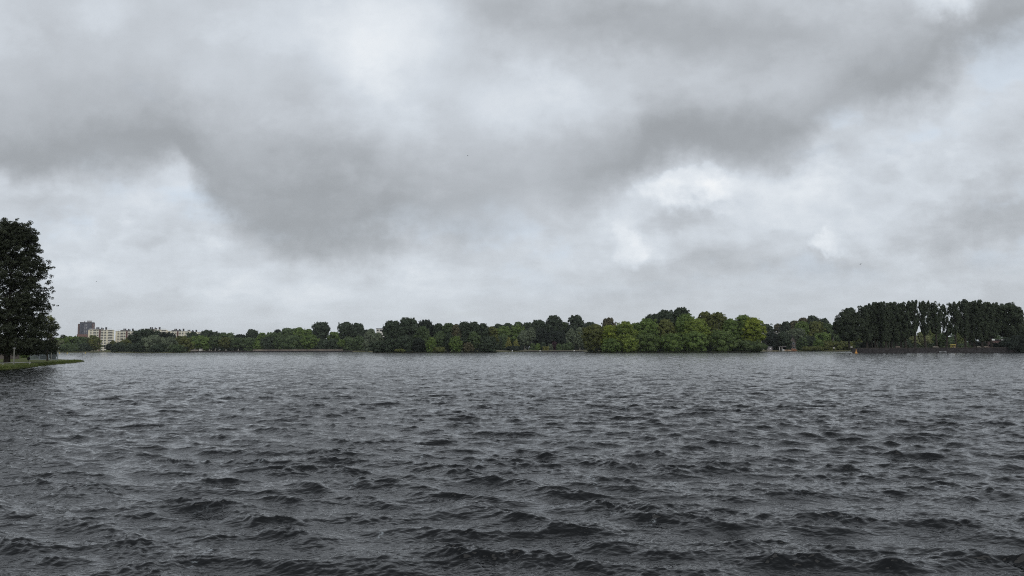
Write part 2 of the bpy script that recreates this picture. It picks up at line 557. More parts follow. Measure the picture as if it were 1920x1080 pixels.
def build_water():
    rng = np.random.default_rng(5)
    # rows: fine near the viewer, coarser away
    rs = [2.6]
    while rs[-1] < 820:
        r_ = rs[-1]
        rs.append(r_ + WQ * (0.0028 * r_ if r_ < 50 else 0.14 * (r_ / 50) ** 0.75))
    near = np.linspace(0.0, 2.5, 6)[1:]
    far = np.array([900, 1050, 1300, 1700, 2400, 4000, 7000, 12000, 20000.])
    rr = np.concatenate([near, rs, far]).astype(np.float32)
    dth = 0.0013 * WQ
    half = R(38.5)
    th = list(np.arange(-half, half, dth))
    a, step = half, dth
    side = []
    while a < math.pi:
        step = min(step * 1.10, 0.09)
        a += step
        if a < math.pi:
            side.append(a)
    th = np.array([-s for s in side[::-1]] + th + side, np.float32)
    nr, nt = len(rr), len(th)
    X0 = rr[:, None] * np.sin(th)[None, :]
    Y0 = rr[:, None] * np.cos(th)[None, :]
    Z = np.zeros((nr, nt), np.float32)
    DX = np.zeros_like(Z)
    DY = np.zeros_like(Z)
    miss = np.zeros(nr, np.float32)
    drow = np.gradient(rr)
    cell = np.maximum(drow, rr * dth)
    NCOMP = 260
    wind = R(-90 - 12)                       # towards the viewer, a little to one side
    cw, sw_ = math.cos(wind), math.sin(wind)

    # --- linear wave groups carry the choppy detail
    NCOMP = 110
    lam = np.exp(rng.uniform(np.log(0.42), np.log(2.4), NCOMP))
    s0 = math.sqrt(2 * LINSLOPE / NCOMP)
    for L in lam:
        k = 2 * math.pi / L
        ang = wind + rng.normal(0, 0.48)
        peak = 1.0 if L < 1.35 else (1.35 / L) ** 1.2
        s = s0 * peak * rng.uniform(0.6, 1.4)
        amp = s / k
        w = np.clip((L / cell - 2.2) / 2.5, 0, 1)
        miss += (1 - w ** 2) * s * s / 2
        rows = np.nonzero(w > 0)[0]
        ph0 = rng.uniform(0, 2 * math.pi)
        if len(rows) == 0:
            continue
        i0, i1 = rows[0], rows[-1] + 1
        kx, ky = k * math.cos(ang), k * math.sin(ang)
        ph = (kx * X0[i0:i1] + ky * Y0[i0:i1] + ph0).astype(np.float32)
        sn = np.sin(ph)
        cs = np.cos(ph)
        ww = (w[i0:i1, None] * amp).astype(np.float32)
        Z[i0:i1] += ww * cs
        q = 1.08
        DX[i0:i1] -= ww * sn * (q * math.cos(ang))
        DY[i0:i1] -= ww * sn * (q * math.sin(ang))

    # wavelets ride mainly on the crests and the lee faces of the longer waves
    sig = 1e-6 + np.sqrt((Z[len(near):len(near) + 900] ** 2).mean())
    RIDE = np.clip(Z / sig * 0.36 + 0.72, 0.28, 1.3).astype(np.float32)
    # --- sharp crested wavelets, octave by octave
    tab = rng.random((256, 256)).astype(np.float32)

    def vn(x, y):
        xi = np.floor(x).astype(np.int32)
        yi = np.floor(y).astype(np.int32)
        fx = (x - xi)
        fy = (y - yi)
        fx = fx * fx * (3 - 2 * fx)
        fy = fy * fy * (3 - 2 * fy)
        xi &= 255
        yi &= 255
        x1 = (xi + 1) & 255
        y1 = (yi + 1) & 255
        t0 = tab[xi, yi] * (1 - fx) + tab[x1, yi] * fx
        t1 = tab[xi, y1] * (1 - fx) + tab[x1, y1] * fx
        return t0 * (1 - fy) + t1 * fy

    def crest(u, v, chop):
        n1 = vn(u * 0.55 + 7.3, v * 0.55) * 2 - 1
        n2 = vn(u * 0.55, v * 0.55 + 31.7) * 2 - 1
        u = u + 1.5 * n1
        v = v + 1.5 * n2
        a1 = 1 - np.abs(np.sin(u))
        a2 = 1 - np.abs(np.sin(v))
        b1 = np.abs(np.cos(u))
        b2 = np.abs(np.cos(v))
        a1 = a1 + (b1 - a1) * a1
        a2 = a2 + (b2 - a2) * a2
        return (1 - np.maximum(a1 * a2, 0) ** 0.65) ** chop

    chop = 3.2
    for i in range(OCT_N):
        Sp = OCT_S0 / 1.75 ** i
        amp = OCT_C * Sp * (0.72, 0.85, 1.0, 1.25, 1.5, 1.6, 1.5, 1.3)[i]
        w = np.clip((Sp / cell - 2.4) / 3.0, 0, 1).astype(np.float32)
        rough_s = 0.9 * OCT_C * 1.15
        miss += (1 - w ** 2) * rough_s ** 2
        rows = np.nonzero(w > 0)[0]
        angs = (rng.normal(0, 0.30), rng.normal(0, 0.30) + (0.5 if i % 2 else -0.5))
        if len(rows) == 0:
            continue
        i0, i1 = rows[0], rows[-1] + 1
        xx, yy_ = X0[i0:i1], Y0[i0:i1]
        gust = 0.35 + 1.3 * vn(xx * (0.35 / OCT_S0) + 11 * i, yy_ * (0.35 / OCT_S0) + 5 * i)
        for an in angs:
            ca, sa = math.cos(wind + an), math.sin(wind + an)
            k = math.pi / Sp
            u = (xx * ca + yy_ * sa) * k + 3.1 * i
            v = (-xx * sa + yy_ * ca) * (k * 0.42) + 1.7 * i
            h = (crest(u, v, chop) - 0.25) * gust
            if i < 4:
                h = h * RIDE[i0:i1] ** (1.0 if i < 3 else 0.6)
            Z[i0:i1] += (0.62 * amp) * w[i0:i1, None] * h
        chop = chop + (1.0 - chop) * 0.22
    STEEP = np.gradient(Z, axis=0) / np.gradient(rr)[:, None]
    # foam where a high crest is steep on the lee face
    foam = np.clip((Z - FOAM_T * 0.10) / 0.06, 0, 1) * np.clip((STEEP - 0.25) / 0.5, 0, 1) * (rr < 300)[:, None]
    # the wind leans the crests forward
    DX += (LEAN * cw) * np.maximum(Z, -0.02)
    DY += (LEAN * sw_) * np.maximum(Z, -0.02)
    # foam slips down the face below a breaking crest
    co = np.stack([X0 + DX, Y0 + DY, Z], -1).reshape(-1, 3)
    idx = np.arange(nr * nt, dtype=np.int32).reshape(nr, nt)
    a_ = idx[:-1, :]
    b_ = idx[1:, :]
    nxt = np.roll(np.arange(nt), -1)
    quads = np.stack([a_, a_[:, nxt], b_[:, nxt], b_], -1).reshape(-1, 4)
    me = np_mesh('water', co, quads, water_material())
    micro = np.sqrt(miss / 2) * MICRO * np.clip((rr - 6) / 20, 0, 1)
    at1 = me.attributes.new('foam', 'FLOAT', 'POINT')
    at1.data.foreach_set('value', foam.ravel().astype(np.float32))
    at2 = me.attributes.new('micro', 'FLOAT', 'POINT')
    at2.data.foreach_set('value', np.repeat(micro, nt).astype(np.float32))
    o = link('water', me)
    tag(o, 'dark grey choppy lake water with small breaking crests', 'water', kind='structure')
    return o


WQ = 1.0
LINSLOPE = 0.018
OCT_N, OCT_S0, OCT_C = 8, 0.70, 0.064
LEAN = 0.20
HAZE = 0.000042
FOAM_T = 1.25
MICRO = 1.0
build_water()

# ------------------------------------------------------------------ land
def land(name, shore, inner, z_edge, z_in, mat, label, depth=-0.8):
    """shore / inner: matching lists of (x, y); a bank rises from the water to the land."""
    n = len(shore)
    co, q = [], []
    rows = [(shore, depth, 0.0), (shore, z_edge, 0.02), (inner, z_in, 0.0)]
    for pts, z, f in rows:
        for (x, y), (xi, yi) in zip(pts, inner):
            co.append((x + (xi - x) * f * 0.1, y + (yi - y) * f * 0.1, z))
    for r_ in range(2):
        for k in range(n - 1):
            q.append((r_ * n + k, r_ * n + k + 1, (r_ + 1) * n + k + 1, (r_ + 1) * n + k))
    me = np_mesh(name, np.array(co), np.array(q), mat)
    return me


def strip_land(name, pts, z_edge, z_in, bank, far, mat, label):
    """Mainland: shore points (px, distance); runs back to the horizon."""
    rows = []
    for px, d in pts:
        rows.append((gx(px, d) , d))
    n = len(rows)
    co, q = [], []
    for k, (extra, z) in enumerate([(0, -0.8), (0.3, z_edge), (bank, z_in), (bank + 60, z_in + 0.3), (far, z_in + 0.4)]):
        for x, d in rows:
            s = (d + extra) / d
            co.append((x * s, d + extra, z))
    for r_ in range(4):
        for k in range(n - 1):
            q.append((r_ * n + k, r_ * n + k + 1, (r_ + 1) * n + k + 1, (r_ + 1) * n + k))
    me = np_mesh(name, np.array(co), np.array(q), mat)
    o = link(name, me)
    return tag(o, label, 'ground', kind='structure')


rngl = np.random.default_rng(3)
mainland_pts = [(-900, 900), (-300, 800), (0, 760), (90, 720), (205, 700), (216, 640), (240, 612), (300, 602), (350, 610), (354, 690),
                (460, 694), (560, 696), (660, 690), (700, 640), (760, 640), (900, 625), (940, 600), (1000, 604), (1090, 604), (1180, 590), (1300, 560),
                (1420, 535), (1480, 524), (1540, 522), (1590, 515), (1597, 420), (1598, 346), (1700, 345), (1800, 342), (1895, 345), (1990, 343), (2200, 340), (2900, 335)]
strip_land('ground', mainland_pts, 0.12, 0.7, 5, 9000, M['ground'], 'low wooded shore round the far side of the lake')


def island(name, pts, depth_m, label):
    front = [(gx(px, d), d) for px, d in pts]
    n = len(front)
    back = [(x * 1.0 + (front[n // 2][0] - x) * 0.15, d + depth_m * (0.25 + 0.75 * math.sin(math.pi * (k + 0.5) / n))) for k, (x, d) in enumerate(front)]
    ring = front + back[::-1]
    cx = sum(p[0] for p in ring) / len(ring)
    cy = sum(p[1] for p in ring) / len(ring)
    bm = bmesh.new()
    r0 = [bm.verts.new((x, y, -0.8)) for x, y in ring]
    r1 = [bm.verts.new((x, y, 0.1)) for x, y in ring]
    r2 = [bm.verts.new((x + (cx - x) * 0.06, y + (cy - y) * 0.06, 0.45)) for x, y in ring]
    m_ = len(ring)
    for a, b in ((r0, r1), (r1, r2)):
        for k in range(m_):
            bm.faces.new((a[k], a[(k + 1) % m_], b[(k + 1) % m_], b[k]))
    bm.faces.new(r2)
    bmesh.ops.recalc_face_normals(bm, faces=bm.faces[:])
    bmesh.ops.triangulate(bm, faces=[f for f in bm.faces if len(f.verts) > 4])
    me = bpy.data.meshes.new(name)
    bm.to_mesh(me)
    bm.free()
    me.materials.append(M['islesoil'])
    return tag(link(name, me), label, 'ground', kind='structure')


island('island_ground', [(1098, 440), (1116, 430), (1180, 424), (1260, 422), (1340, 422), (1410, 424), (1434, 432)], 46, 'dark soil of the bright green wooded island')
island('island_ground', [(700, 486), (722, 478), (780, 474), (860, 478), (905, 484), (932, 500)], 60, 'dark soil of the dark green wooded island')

# lawn on the near bank
fr = [(-420, 712), (-150, 703), (0, 694), (30, 691.4), (60, 688.2), (100, 684), (130, 681.2), (150, 679.3), (158, 678.3)]
front = [onwater(px, py) for px, py in fr]
front = [(p.x, p.y) for p in front]
rj = random.Random(4)
wob = []
for a, b in zip(front, front[1:]):
    for k in range(7):
        f_ = k / 7
        j_ = rj.uniform(-.32, .32) if k else 0
        wob.append((a[0] + (b[0] - a[0]) * f_ + j_ * .4, a[1] + (b[1] - a[1]) * f_ + j_ * 1.6))
front = wob + [front[-1]]
bk_ = [(157, 150), (146, 156), (120, 160), (100, 170), (40, 215), (-60, 260), (-420, 330)]
back = [(gx(px, d), d) for px, d in bk_]
ring = front + back
bm = bmesh.new()
zz = []
cx, cy = gx(30, 150), 150.0
r0 = [bm.verts.new((x, y, -0.7)) for x, y in ring]
r1 = [bm.verts.new((x, y, 0.10)) for x, y in ring]


def inset(x, y, f, dmax):
    dx, dy = cx - x, cy - y
    L = math.hypot(dx, dy)
    s = min(f * L, dmax) / L
    return x + dx * s, y + dy * s


r2 = [bm.verts.new((*inset(x, y, 0.3, 1.2), 0.22)) for x, y in ring]
r3 = [bm.verts.new((*inset(x, y, 0.5, 7.0), 0.46)) for x, y in ring]
for a, b in ((r0, r1), (r1, r2), (r2, r3)):
    for k in range(len(ring)):
        bm.faces.new((a[k], a[(k + 1) % len(ring)], b[(k + 1) % len(ring)], b[k]))
bm.faces.new(r3)
bmesh.ops.recalc_face_normals(bm, faces=bm.faces[:])
bmesh.ops.triangulate(bm, faces=[f for f in bm.faces if len(f.verts) > 4])
me = bpy.data.meshes.new('lawn')
bm.to_mesh(me)
bm.free()
me.materials.append(M['lawn'])
tag(link('lawn', me), 'green lawn on the near bank tapering to a point in the lake', 'lawn', kind='structure')


# grass blades over the lawn, longer along its edge
def grass():
    rng = np.random.default_rng(8)
    P = []
    for a, b in zip(front[1:], front[2:]):
        L = math.hypot(b[0] - a[0], b[1] - a[1])
        n = int(L * 60)
        u = rng.random(n)
        x = a[0] + (b[0] - a[0]) * u
        y = a[1] + (b[1] - a[1]) * u
        # push inland
        off = np.abs(rng.normal(0, 1.3, n)) + 0.2
        dx, dy = cx - x, cy - y
        Lr = np.hypot(dx, dy)
        off = np.minimum(off, Lr * 0.5)
        P.append(np.stack([x + dx / Lr * off, y + dy / Lr * off, np.interp(off, [0, 1.2, 7], [0.08, 0.2, 0.44])], -1))
    P = np.concatenate(P)
    n = len(P)
    h = rng.uniform(0.10, 0.26, n)
    a = rng.uniform(0, math.tau, n)
    wv = np.stack([np.cos(a), np.sin(a), np.zeros(n)], -1) * rng.uniform(0.03, 0.07, n)[:, None]
    lean = rng.normal(0, 0.07, (n, 3)) * [1, 1, 0]
    top = P + lean + np.stack([np.zeros(n), np.zeros(n), h], -1)
    co = np.stack([P - wv, P + wv, top + wv * 0.3, top - wv * 0.3], 1).reshape(-1, 3)
    me = np_mesh('grass', co, np.arange(4 * n).reshape(-1, 4), M['leaf'])
    at_ = me.attributes.new('tint', 'FLOAT', 'FACE')
    at_.data.foreach_set('value', rng.uniform(0.25, 0.75, n).astype(np.float32))
    o = link('grass', me)
    o.color = (0.085, 0.11, 0.03, 1)
    tag(o, 'longer green grass fringing the near lawn', 'grass', kind='stuff')


grass()


# ------------------------------------------------------------------ trees
def profile(style, t):
    """radius (0..1) of the crown at height t (0 bottom .. 1 top)"""
    if style == 'round':
        return np.sqrt(np.clip(1 - (2 * t - 1) ** 2, 0, 1)) ** 0.85
    if style == 'tall':
        return np.clip(np.sin(np.pi * np.clip(t, 0, 1) ** 0.75), 0, 1) ** 0.6
    if style == 'poplar':
        return np.where(t < 0.72, 0.42 + 0.80 * t, np.sqrt(np.clip(1 - ((t - 0.72) / 0.30) ** 2, 0, 1)) * 0.9 + 0.1)
    if style == 'shore':
        return np.where(t < 0.35, 0.86 + 0.4 * t, np.sqrt(np.clip(1 - ((t - 0.35) / 0.65) ** 2.3, 0, 1)))
    if style == 'willow':
        return np.where(t < 0.4, 0.9 + 0.25 * t, np.clip(1 - ((t - 0.4) / 0.6) ** 2.0, 0, 1) ** 0.6)
    if style == 'bush':
        return np.where(t < 0.3, 0.85 + 0.5 * t, np.sqrt(np.clip(1 - ((t - 0.3) / 0.7) ** 2, 0, 1)))
    if style == 'cone':
        return np.clip(1 - t, 0, 1) ** 0.85 * 0.95 + 0.04
    return np.ones_like(t)


BASE = {'round': 0.14, 'tall': 0.10, 'poplar': 0.17, 'shore': 0.015, 'willow': 0.02, 'bush': 0.0, 'cone': 0.02}


def leaves_on(rng, C, rl, tint, leaf, cover, squash, up, axis_xy=None):
    """Leaf clumps on the lobes C (n,3) with radii rl (n,3)."""
    area = 4 * np.pi * (rl[:, 0] * rl[:, 2])
    cnt = np.maximum((area * cover / (leaf * leaf * 0.55)).astype(int), 1 if cover < 0.1 else 6)
    k = np.repeat(np.arange(len(C)), cnt)
    n = len(k)
    d = rng.normal(0, 1, (n, 3))
    d /= np.linalg.norm(d, axis=1)[:, None]
    if axis_xy is not None:
        out = C[k] - axis_xy[k]
        out /= np.linalg.norm(out, axis=1)[:, None] + 1e-6
        bad = (d * out).sum(1) < -0.25
        d[bad] *= -1
    low = (d[:, 2] < -0.35) & (rng.random(n) < 0.5)
    d[low, 2] *= -1
    rad = 0.55 + 0.5 * rng.random(n) ** 0.6
    P = C[k] + d * rl[k] * rad[:, None]
    N = d + rng.normal(0, 0.45, (n, 3)) + [0, 0, up]
    N /= np.linalg.norm(N, axis=1)[:, None]
    a = rng.normal(0, 1, (n, 3))
    T = np.cross(N, a)
    T /= np.linalg.norm(T, axis=1)[:, None] + 1e-9
    B = np.cross(N, T)
    s = leaf * rng.uniform(0.55, 1.3, n)
    T *= (s * 0.62)[:, None]
    B *= (s * 0.42)[:, None]
    co = np.stack([P - T, P - B * rng.uniform(.7, 1.2, n)[:, None], P + T, P + B * rng.uniform(.7, 1.2, n)[:, None]], 1)
    tv = np.clip(tint[k] + rng.normal(0, 0.10, n), 0, 1)
    return co.reshape(-1, 3), tv


def crown_data(rng, H, W, style, leaf, loose=0.0, cb=None):
    if cb is None:
        cb = BASE[style]
    z0, z1 = H * cb, H
    hh = z1 - z0
    rlm = {'poplar': 0.10, 'cone': 0.10, 'bush': 0.13, 'tall': 0.095}.get(style, 0.092) * W
    rlm = min(max(rlm, 0.35), 1.7)
    if style == 'poplar':
        rlm = min(rlm, 0.95)
    surf = math.pi * W * hh * 0.85
    nl = int(np.clip(surf / (rlm * rlm * 1.9), 18, 700))
    t = (np.arange(nl) + rng.random(nl)) / nl
    t = t ** (0.92 if style != 'cone' else 1.25)
    phi = rng.random(nl) * math.tau
    a1, a2, a3 = rng.random(3) * math.tau
    mod = 1 + 0.13 * np.sin(2 * phi + a1) + 0.10 * np.sin(3 * phi + a2 + 4 * t) + 0.08 * np.sin(5 * phi + a3 - 7 * t)
    pr = profile(style, t) * mod
    u = rng.random(nl) ** 0.33
    rl = rlm * rng.uniform(0.55, 1.6, nl)
    if style == 'poplar':
        # ragged outline of steep boughs
        pr = pr * (1 + 0.16 * np.sin(9 * phi + a1 + 3 * t) * np.sin(21 * t + a2)) * rng.uniform(0.82, 1.12, nl)
    edge = np.maximum(W / 2 * pr * 1.10 - rl * 0.6, 0.05)
    rad = edge * u
    if style == 'poplar':
        # steep boughs, each a chain of leafy lumps ending in a tip
        nb, per = 36, 7
        asym = rng.uniform(.1, .38)
        te = np.concatenate([rng.uniform(.12, 1.0, nb - 4), rng.uniform(.93, 1.0, 4)])
        pb = np.arange(nb) * 2.4 + rng.uniform(-.5, .5, nb)
        reach = W / 2 * profile(style, te) * rng.uniform(.55, 1.2, nb) * (1 + asym * np.sin(pb + a1))
        ze = z0 + te * hh * rng.uniform(.93, 1.02, nb)
        zs = np.maximum(ze - reach * rng.uniform(1.5, 2.3, nb) - .05 * H, z0 * .8)
        f = np.tile(np.linspace(.30, 1.0, per), nb)
        kb = np.repeat(np.arange(nb), per)
        nl = nb * per
        rad = reach[kb] * f ** .8
        phi = pb[kb] + rng.normal(0, .18, nl)
        rl = rlm * (1.35 - .62 * f) * rng.uniform(.75, 1.25, nl)
        t = (zs[kb] + (ze[kb] - zs[kb]) * f - z0) / hh
        # leafy leader
        nld = 12
        rad = np.concatenate([rad, rng.uniform(0, .05 * W, nld)])
        phi = np.concatenate([phi, rng.random(nld) * math.tau])
        rl = np.concatenate([rl, rlm * rng.uniform(.6, 1.0, nld)])
        t = np.concatenate([t, np.linspace(.45, 1.0, nld)])
        nl += nld
    C = np.stack([rad * np.cos(phi), rad * np.sin(phi), z0 + t * hh], -1)
    C[:, 2] = np.minimum(C[:, 2], H - rl * 0.75)
    C[:, 2] = np.maximum(C[:, 2], z0 + rl * 0.5)
    R3 = np.stack([rl, rl, rl * 0.78], -1)
    if style == 'poplar':
        R3[:, 2] = rl * 1.2
    if style == 'willow':
        R3[:, 2] = rl * 1.25
    if style == 'cone':
        R3[:, 2] = rl * 0.6
    tint = np.clip(0.47 + rng.normal(0, 0.15, nl), 0.05, 0.95)
    axis = np.stack([np.zeros(nl), np.zeros(nl), C[:, 2] * 0.75 + (z0 + hh * 0.3) * 0.25], -1)
    keep = rng.random(nl) > loose
    co, tv = leaves_on(rng, C[keep], R3[keep], tint[keep], leaf, 0.95, 1, 0.22, axis[keep])
    # shoots that break the outline
    ns = int(nl * (0.9 if style == 'poplar' else 0.95))
    pk = rng.choice(np.nonzero(keep)[0], ns)
    Cs = C[pk].copy()
    out = Cs - [0, 0, z0 + hh * 0.35]
    out /= np.linalg.norm(out, axis=1)[:, None] + 1e-6
    out[:, 2] += 0.7 if style == 'poplar' else 0.35
    Cs += out * (rl[pk] * rng.uniform(0.6, 1.15, ns))[:, None]
    Cs[:, 2] = np.minimum(Cs[:, 2], H + 0.15 * rlm)
    Cs[:, 2] = np.maximum(Cs[:, 2], z0 * 0.9 + 0.2)
    rs_ = rl[pk] * rng.uniform(0.16, 0.5, ns)
    Rs = np.stack([rs_, rs_, rs_ * (1.2 if style == 'poplar' else 1.0)], -1)
    co2, tv2 = leaves_on(rng, Cs, Rs, np.clip(tint[pk] + 0.06, 0, 1), leaf * 0.8, 0.7, 1, 0.22, None)
    # inner leaves fill the crown between the boughs
    nf = int(len(tv) * (0.30 if style != 'poplar' else 0.03) * (1 - loose) ** 2)
    tf = rng.random(nf)
    pf = rng.random(nf) * math.tau
    rf = W / 2 * profile(style, tf) * (0.35 + 0.55 * rng.random(nf))
    Pf = np.stack([rf * np.cos(pf), rf * np.sin(pf), z0 + tf * hh * 0.96], -1)
    Rf = np.full((nf, 3), leaf * 0.3)
    co3, tv3 = leaves_on(rng, Pf, Rf, np.full(nf, .4), leaf * 1.25, 0.01, 1, 0.3, None)
    sel = slice(None)
    return np.concatenate([co, co2, co3]), np.concatenate([tv, tv2, tv3]), C[keep]


def leaf_mesh(name, co, tv):
    n = len(tv)
    me = np_mesh(name, co, np.arange(4 * n).reshape(-1, 4), M['leaf'])
    at_ = me.attributes.new('tint', 'FLOAT', 'FACE')
    at_.data.foreach_set('value', tv.astype(np.float32))
    return me


def trunk_mesh(rng, H, W, C, style, mat, r=None, lean=0.0, limbs=7, sides=7):
    r = r or (0.12 + 0.017 * H)
    top = {'poplar': 0.93, 'cone': 0.9}.get(style, 0.70) * H
    mb = MB()
    pts, rad = [], []
    nseg = 7
    dx, dy = rng.normal(0, 0.012 * H, 2)
    for i in range(nseg):
        f = i / (nseg - 1)
        pts.append((dx * math.sin(f * 3) + lean * H * f * f, dy * math.sin(f * 2.4), -0.25 + top * f))
        rad.append(r * (1.25 if i == 0 else 1.0) * (1 - 0.86 * f) + 0.02)
    mb.tube(pts, rad, sides)
    if len(C):
        pick = rng.choice(len(C), size=min(limbs, len(C)), replace=False)
        for p in pick:
            e = C[p]
            zs = min(max(e[2] - 0.45 * math.hypot(e[0], e[1]) - 0.08 * H, 0.12 * H), top * 0.9)
            f = (zs + 0.25) / top
            s = Vector((dx * math.sin(f * 3) + lean * H * f * f, dy * math.sin(f * 2.4), zs))
            e = Vector(e)
            mid = s.lerp(e, 0.5) + Vector((0, 0, 0.05 * (e - s).length))
            rb = r * (1 - 0.86 * f) * 0.5 + 0.02
            mb.tube([s, mid, e], [rb, rb * 0.65, rb * 0.2], 5)
    return mb.mesh('trunk', mat)


PAL = {
    'm2': (.105, .150, .048), 'd2': (.080, .112, .044),
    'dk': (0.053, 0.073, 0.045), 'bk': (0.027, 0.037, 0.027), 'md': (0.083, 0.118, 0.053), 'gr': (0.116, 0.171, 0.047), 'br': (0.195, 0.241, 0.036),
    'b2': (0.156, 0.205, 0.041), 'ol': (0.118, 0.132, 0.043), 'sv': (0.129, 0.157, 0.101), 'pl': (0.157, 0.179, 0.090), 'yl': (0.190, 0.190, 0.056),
    'pr': (0.056, 0.025, 0.034), 'bn': (0.106, 0.099, 0.056), 'po': (0.056, 0.073, 0.043), 'pg': (0.185, 0.202, 0.095), 'wl': (0.146, 0.174, 0.062),
}


def plant(kind, px, top, w, d, style, colk, label, z=0.5, cat=None, group=None, loose=0.0, cb=None, bark='bark', lean=0.0, r=None, leafk=1.0):
    seed = (int(px * 37) * 1009 + int(top * 13) * 31 + int(d)) % 2 ** 31
    rng = np.random.default_rng(seed)
    base = Vector((gx(px, d), d, z))
    H = at(px, top, d).z - z
    W = w / F * d
    leaf = d * 0.00118 * leafk
    cat = cat or ('bush' if kind == 'bush' else 'tree')
    co, tv, C = crown_data(rng, H, W, style, leaf, loose, cb)
    c = np.array(PAL[colk]) * rng.uniform(0.9, 1.1)
    if kind == 'bush':
        o = link('bush', leaf_mesh('bush', co, tv), None, base)
        o.color = (*c, 1)
        return tag(o, label, cat, group)
    root = empty(kind, base, 0.0)
    tag(root, label, cat, group)
    cr = link('crown', leaf_mesh('crown', co, tv), root)
    cr.color = (*c, 1)
    link('trunk', trunk_mesh(rng, H, W, C, style, M[bark], r, lean), root)
    return root

# ------------------------------------------------------------------ far woods and undergrowth that read as one mass
def mass(name, pts, hfun, z, leaf, n_per_m, depth, colk, label, seed, lobes=1.0):
    rng = np.random.default_rng(seed)
    C, Rr = [], []
    for (p0, d0_), (p1, d1_) in zip(pts, pts[1:]):
        a = np.array([gx(p0, d0_), d0_])
        b = np.array([gx(p1, d1_), d1_])
        L = np.linalg.norm(b - a)
        n = max(int(L * n_per_m * 2.2), 2)
        u = rng.random(n)
        base = a + (b - a) * u[:, None]
        pxs = p0 + (p1 - p0) * u
        back = rng.random(n) * depth
        sc = (base[:, 1] + back) / base[:, 1]
        h = np.array([hfun(float(v)) for v in pxs])
        r_ = np.clip(h * rng.uniform(.13, .26, n), .3, 3.0) * lobes
        zt = z + rng.random(n) * np.maximum(h - r_, .2)
        C.append(np.stack([base[:, 0] * sc, base[:, 1] * sc, zt], -1))
        Rr.append(r_)
    C = np.concatenate(C)
    r_ = np.concatenate(Rr)
    tint = np.clip(.45 + rng.normal(0, .15, len(C)), 0, 1)
    co, tv = leaves_on(rng, C, np.stack([r_, r_, r_ * .85], -1), tint, leaf, .9, 1, .25, None)
    o = link(name, leaf_mesh(name, co, tv))
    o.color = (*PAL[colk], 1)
    return tag(o, label, 'woodland', kind='stuff')


def bumpy(lo, hi, k):
    return lambda v: lo + (hi - lo) * (.5 + .28 * math.sin(v * k) + .22 * math.sin(v * k * 2.7 + 1.3))


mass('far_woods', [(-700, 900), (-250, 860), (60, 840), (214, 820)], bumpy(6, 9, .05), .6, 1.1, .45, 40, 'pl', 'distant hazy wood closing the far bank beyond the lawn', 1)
mass('far_woods', [(216, 740), (380, 800), (560, 830), (700, 820)], bumpy(9, 12, .07), .6, 1.0, .8, 40, 'dk', 'dense wood behind the quay trees read as one mass', 2)
mass('far_woods', [(690, 700), (800, 720), (930, 800), (1100, 800), (1250, 760), (1420, 740)], bumpy(15, 18, .06), .6, 1.0, .9, 40, 'dk', 'dense wood behind both islands and the park read as one mass', 3)
mass('far_woods', [(1420, 720), (1520, 720), (1600, 660)], bumpy(7, 10, .08), .8, .9, .8, 40, 'md', 'dense wood behind the bay read as one mass', 4)
mass('far_woods', [(1590, 600), (1700, 600), (1800, 580), (1930, 560), (2300, 560)], bumpy(12, 16, .09), .8, .9, 1.1, 40, 'md', 'dense wood behind the poplars read as one mass', 24)
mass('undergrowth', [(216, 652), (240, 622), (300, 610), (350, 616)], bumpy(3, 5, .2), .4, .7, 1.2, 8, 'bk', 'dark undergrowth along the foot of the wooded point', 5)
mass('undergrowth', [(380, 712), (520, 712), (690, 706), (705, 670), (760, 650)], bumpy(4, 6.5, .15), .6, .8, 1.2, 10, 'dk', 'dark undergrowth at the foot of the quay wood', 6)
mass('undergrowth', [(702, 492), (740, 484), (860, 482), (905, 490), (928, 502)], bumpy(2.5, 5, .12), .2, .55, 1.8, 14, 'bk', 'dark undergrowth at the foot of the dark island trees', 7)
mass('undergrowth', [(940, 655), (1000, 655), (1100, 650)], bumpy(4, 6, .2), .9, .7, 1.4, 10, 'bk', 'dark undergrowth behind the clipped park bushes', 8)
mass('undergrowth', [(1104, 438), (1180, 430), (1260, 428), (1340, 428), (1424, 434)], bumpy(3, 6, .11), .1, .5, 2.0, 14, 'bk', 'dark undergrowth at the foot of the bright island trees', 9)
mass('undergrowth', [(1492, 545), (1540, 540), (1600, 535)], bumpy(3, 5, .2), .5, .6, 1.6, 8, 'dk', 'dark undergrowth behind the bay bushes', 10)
mass('undergrowth', [(1605, 392), (1680, 400), (1760, 430), (1840, 420), (1930, 400)], bumpy(2.0, 4.2, .13), 1.9, .5, 1.5, 12, 'dk', 'mixed undergrowth behind the trunks of the poplars', 11)

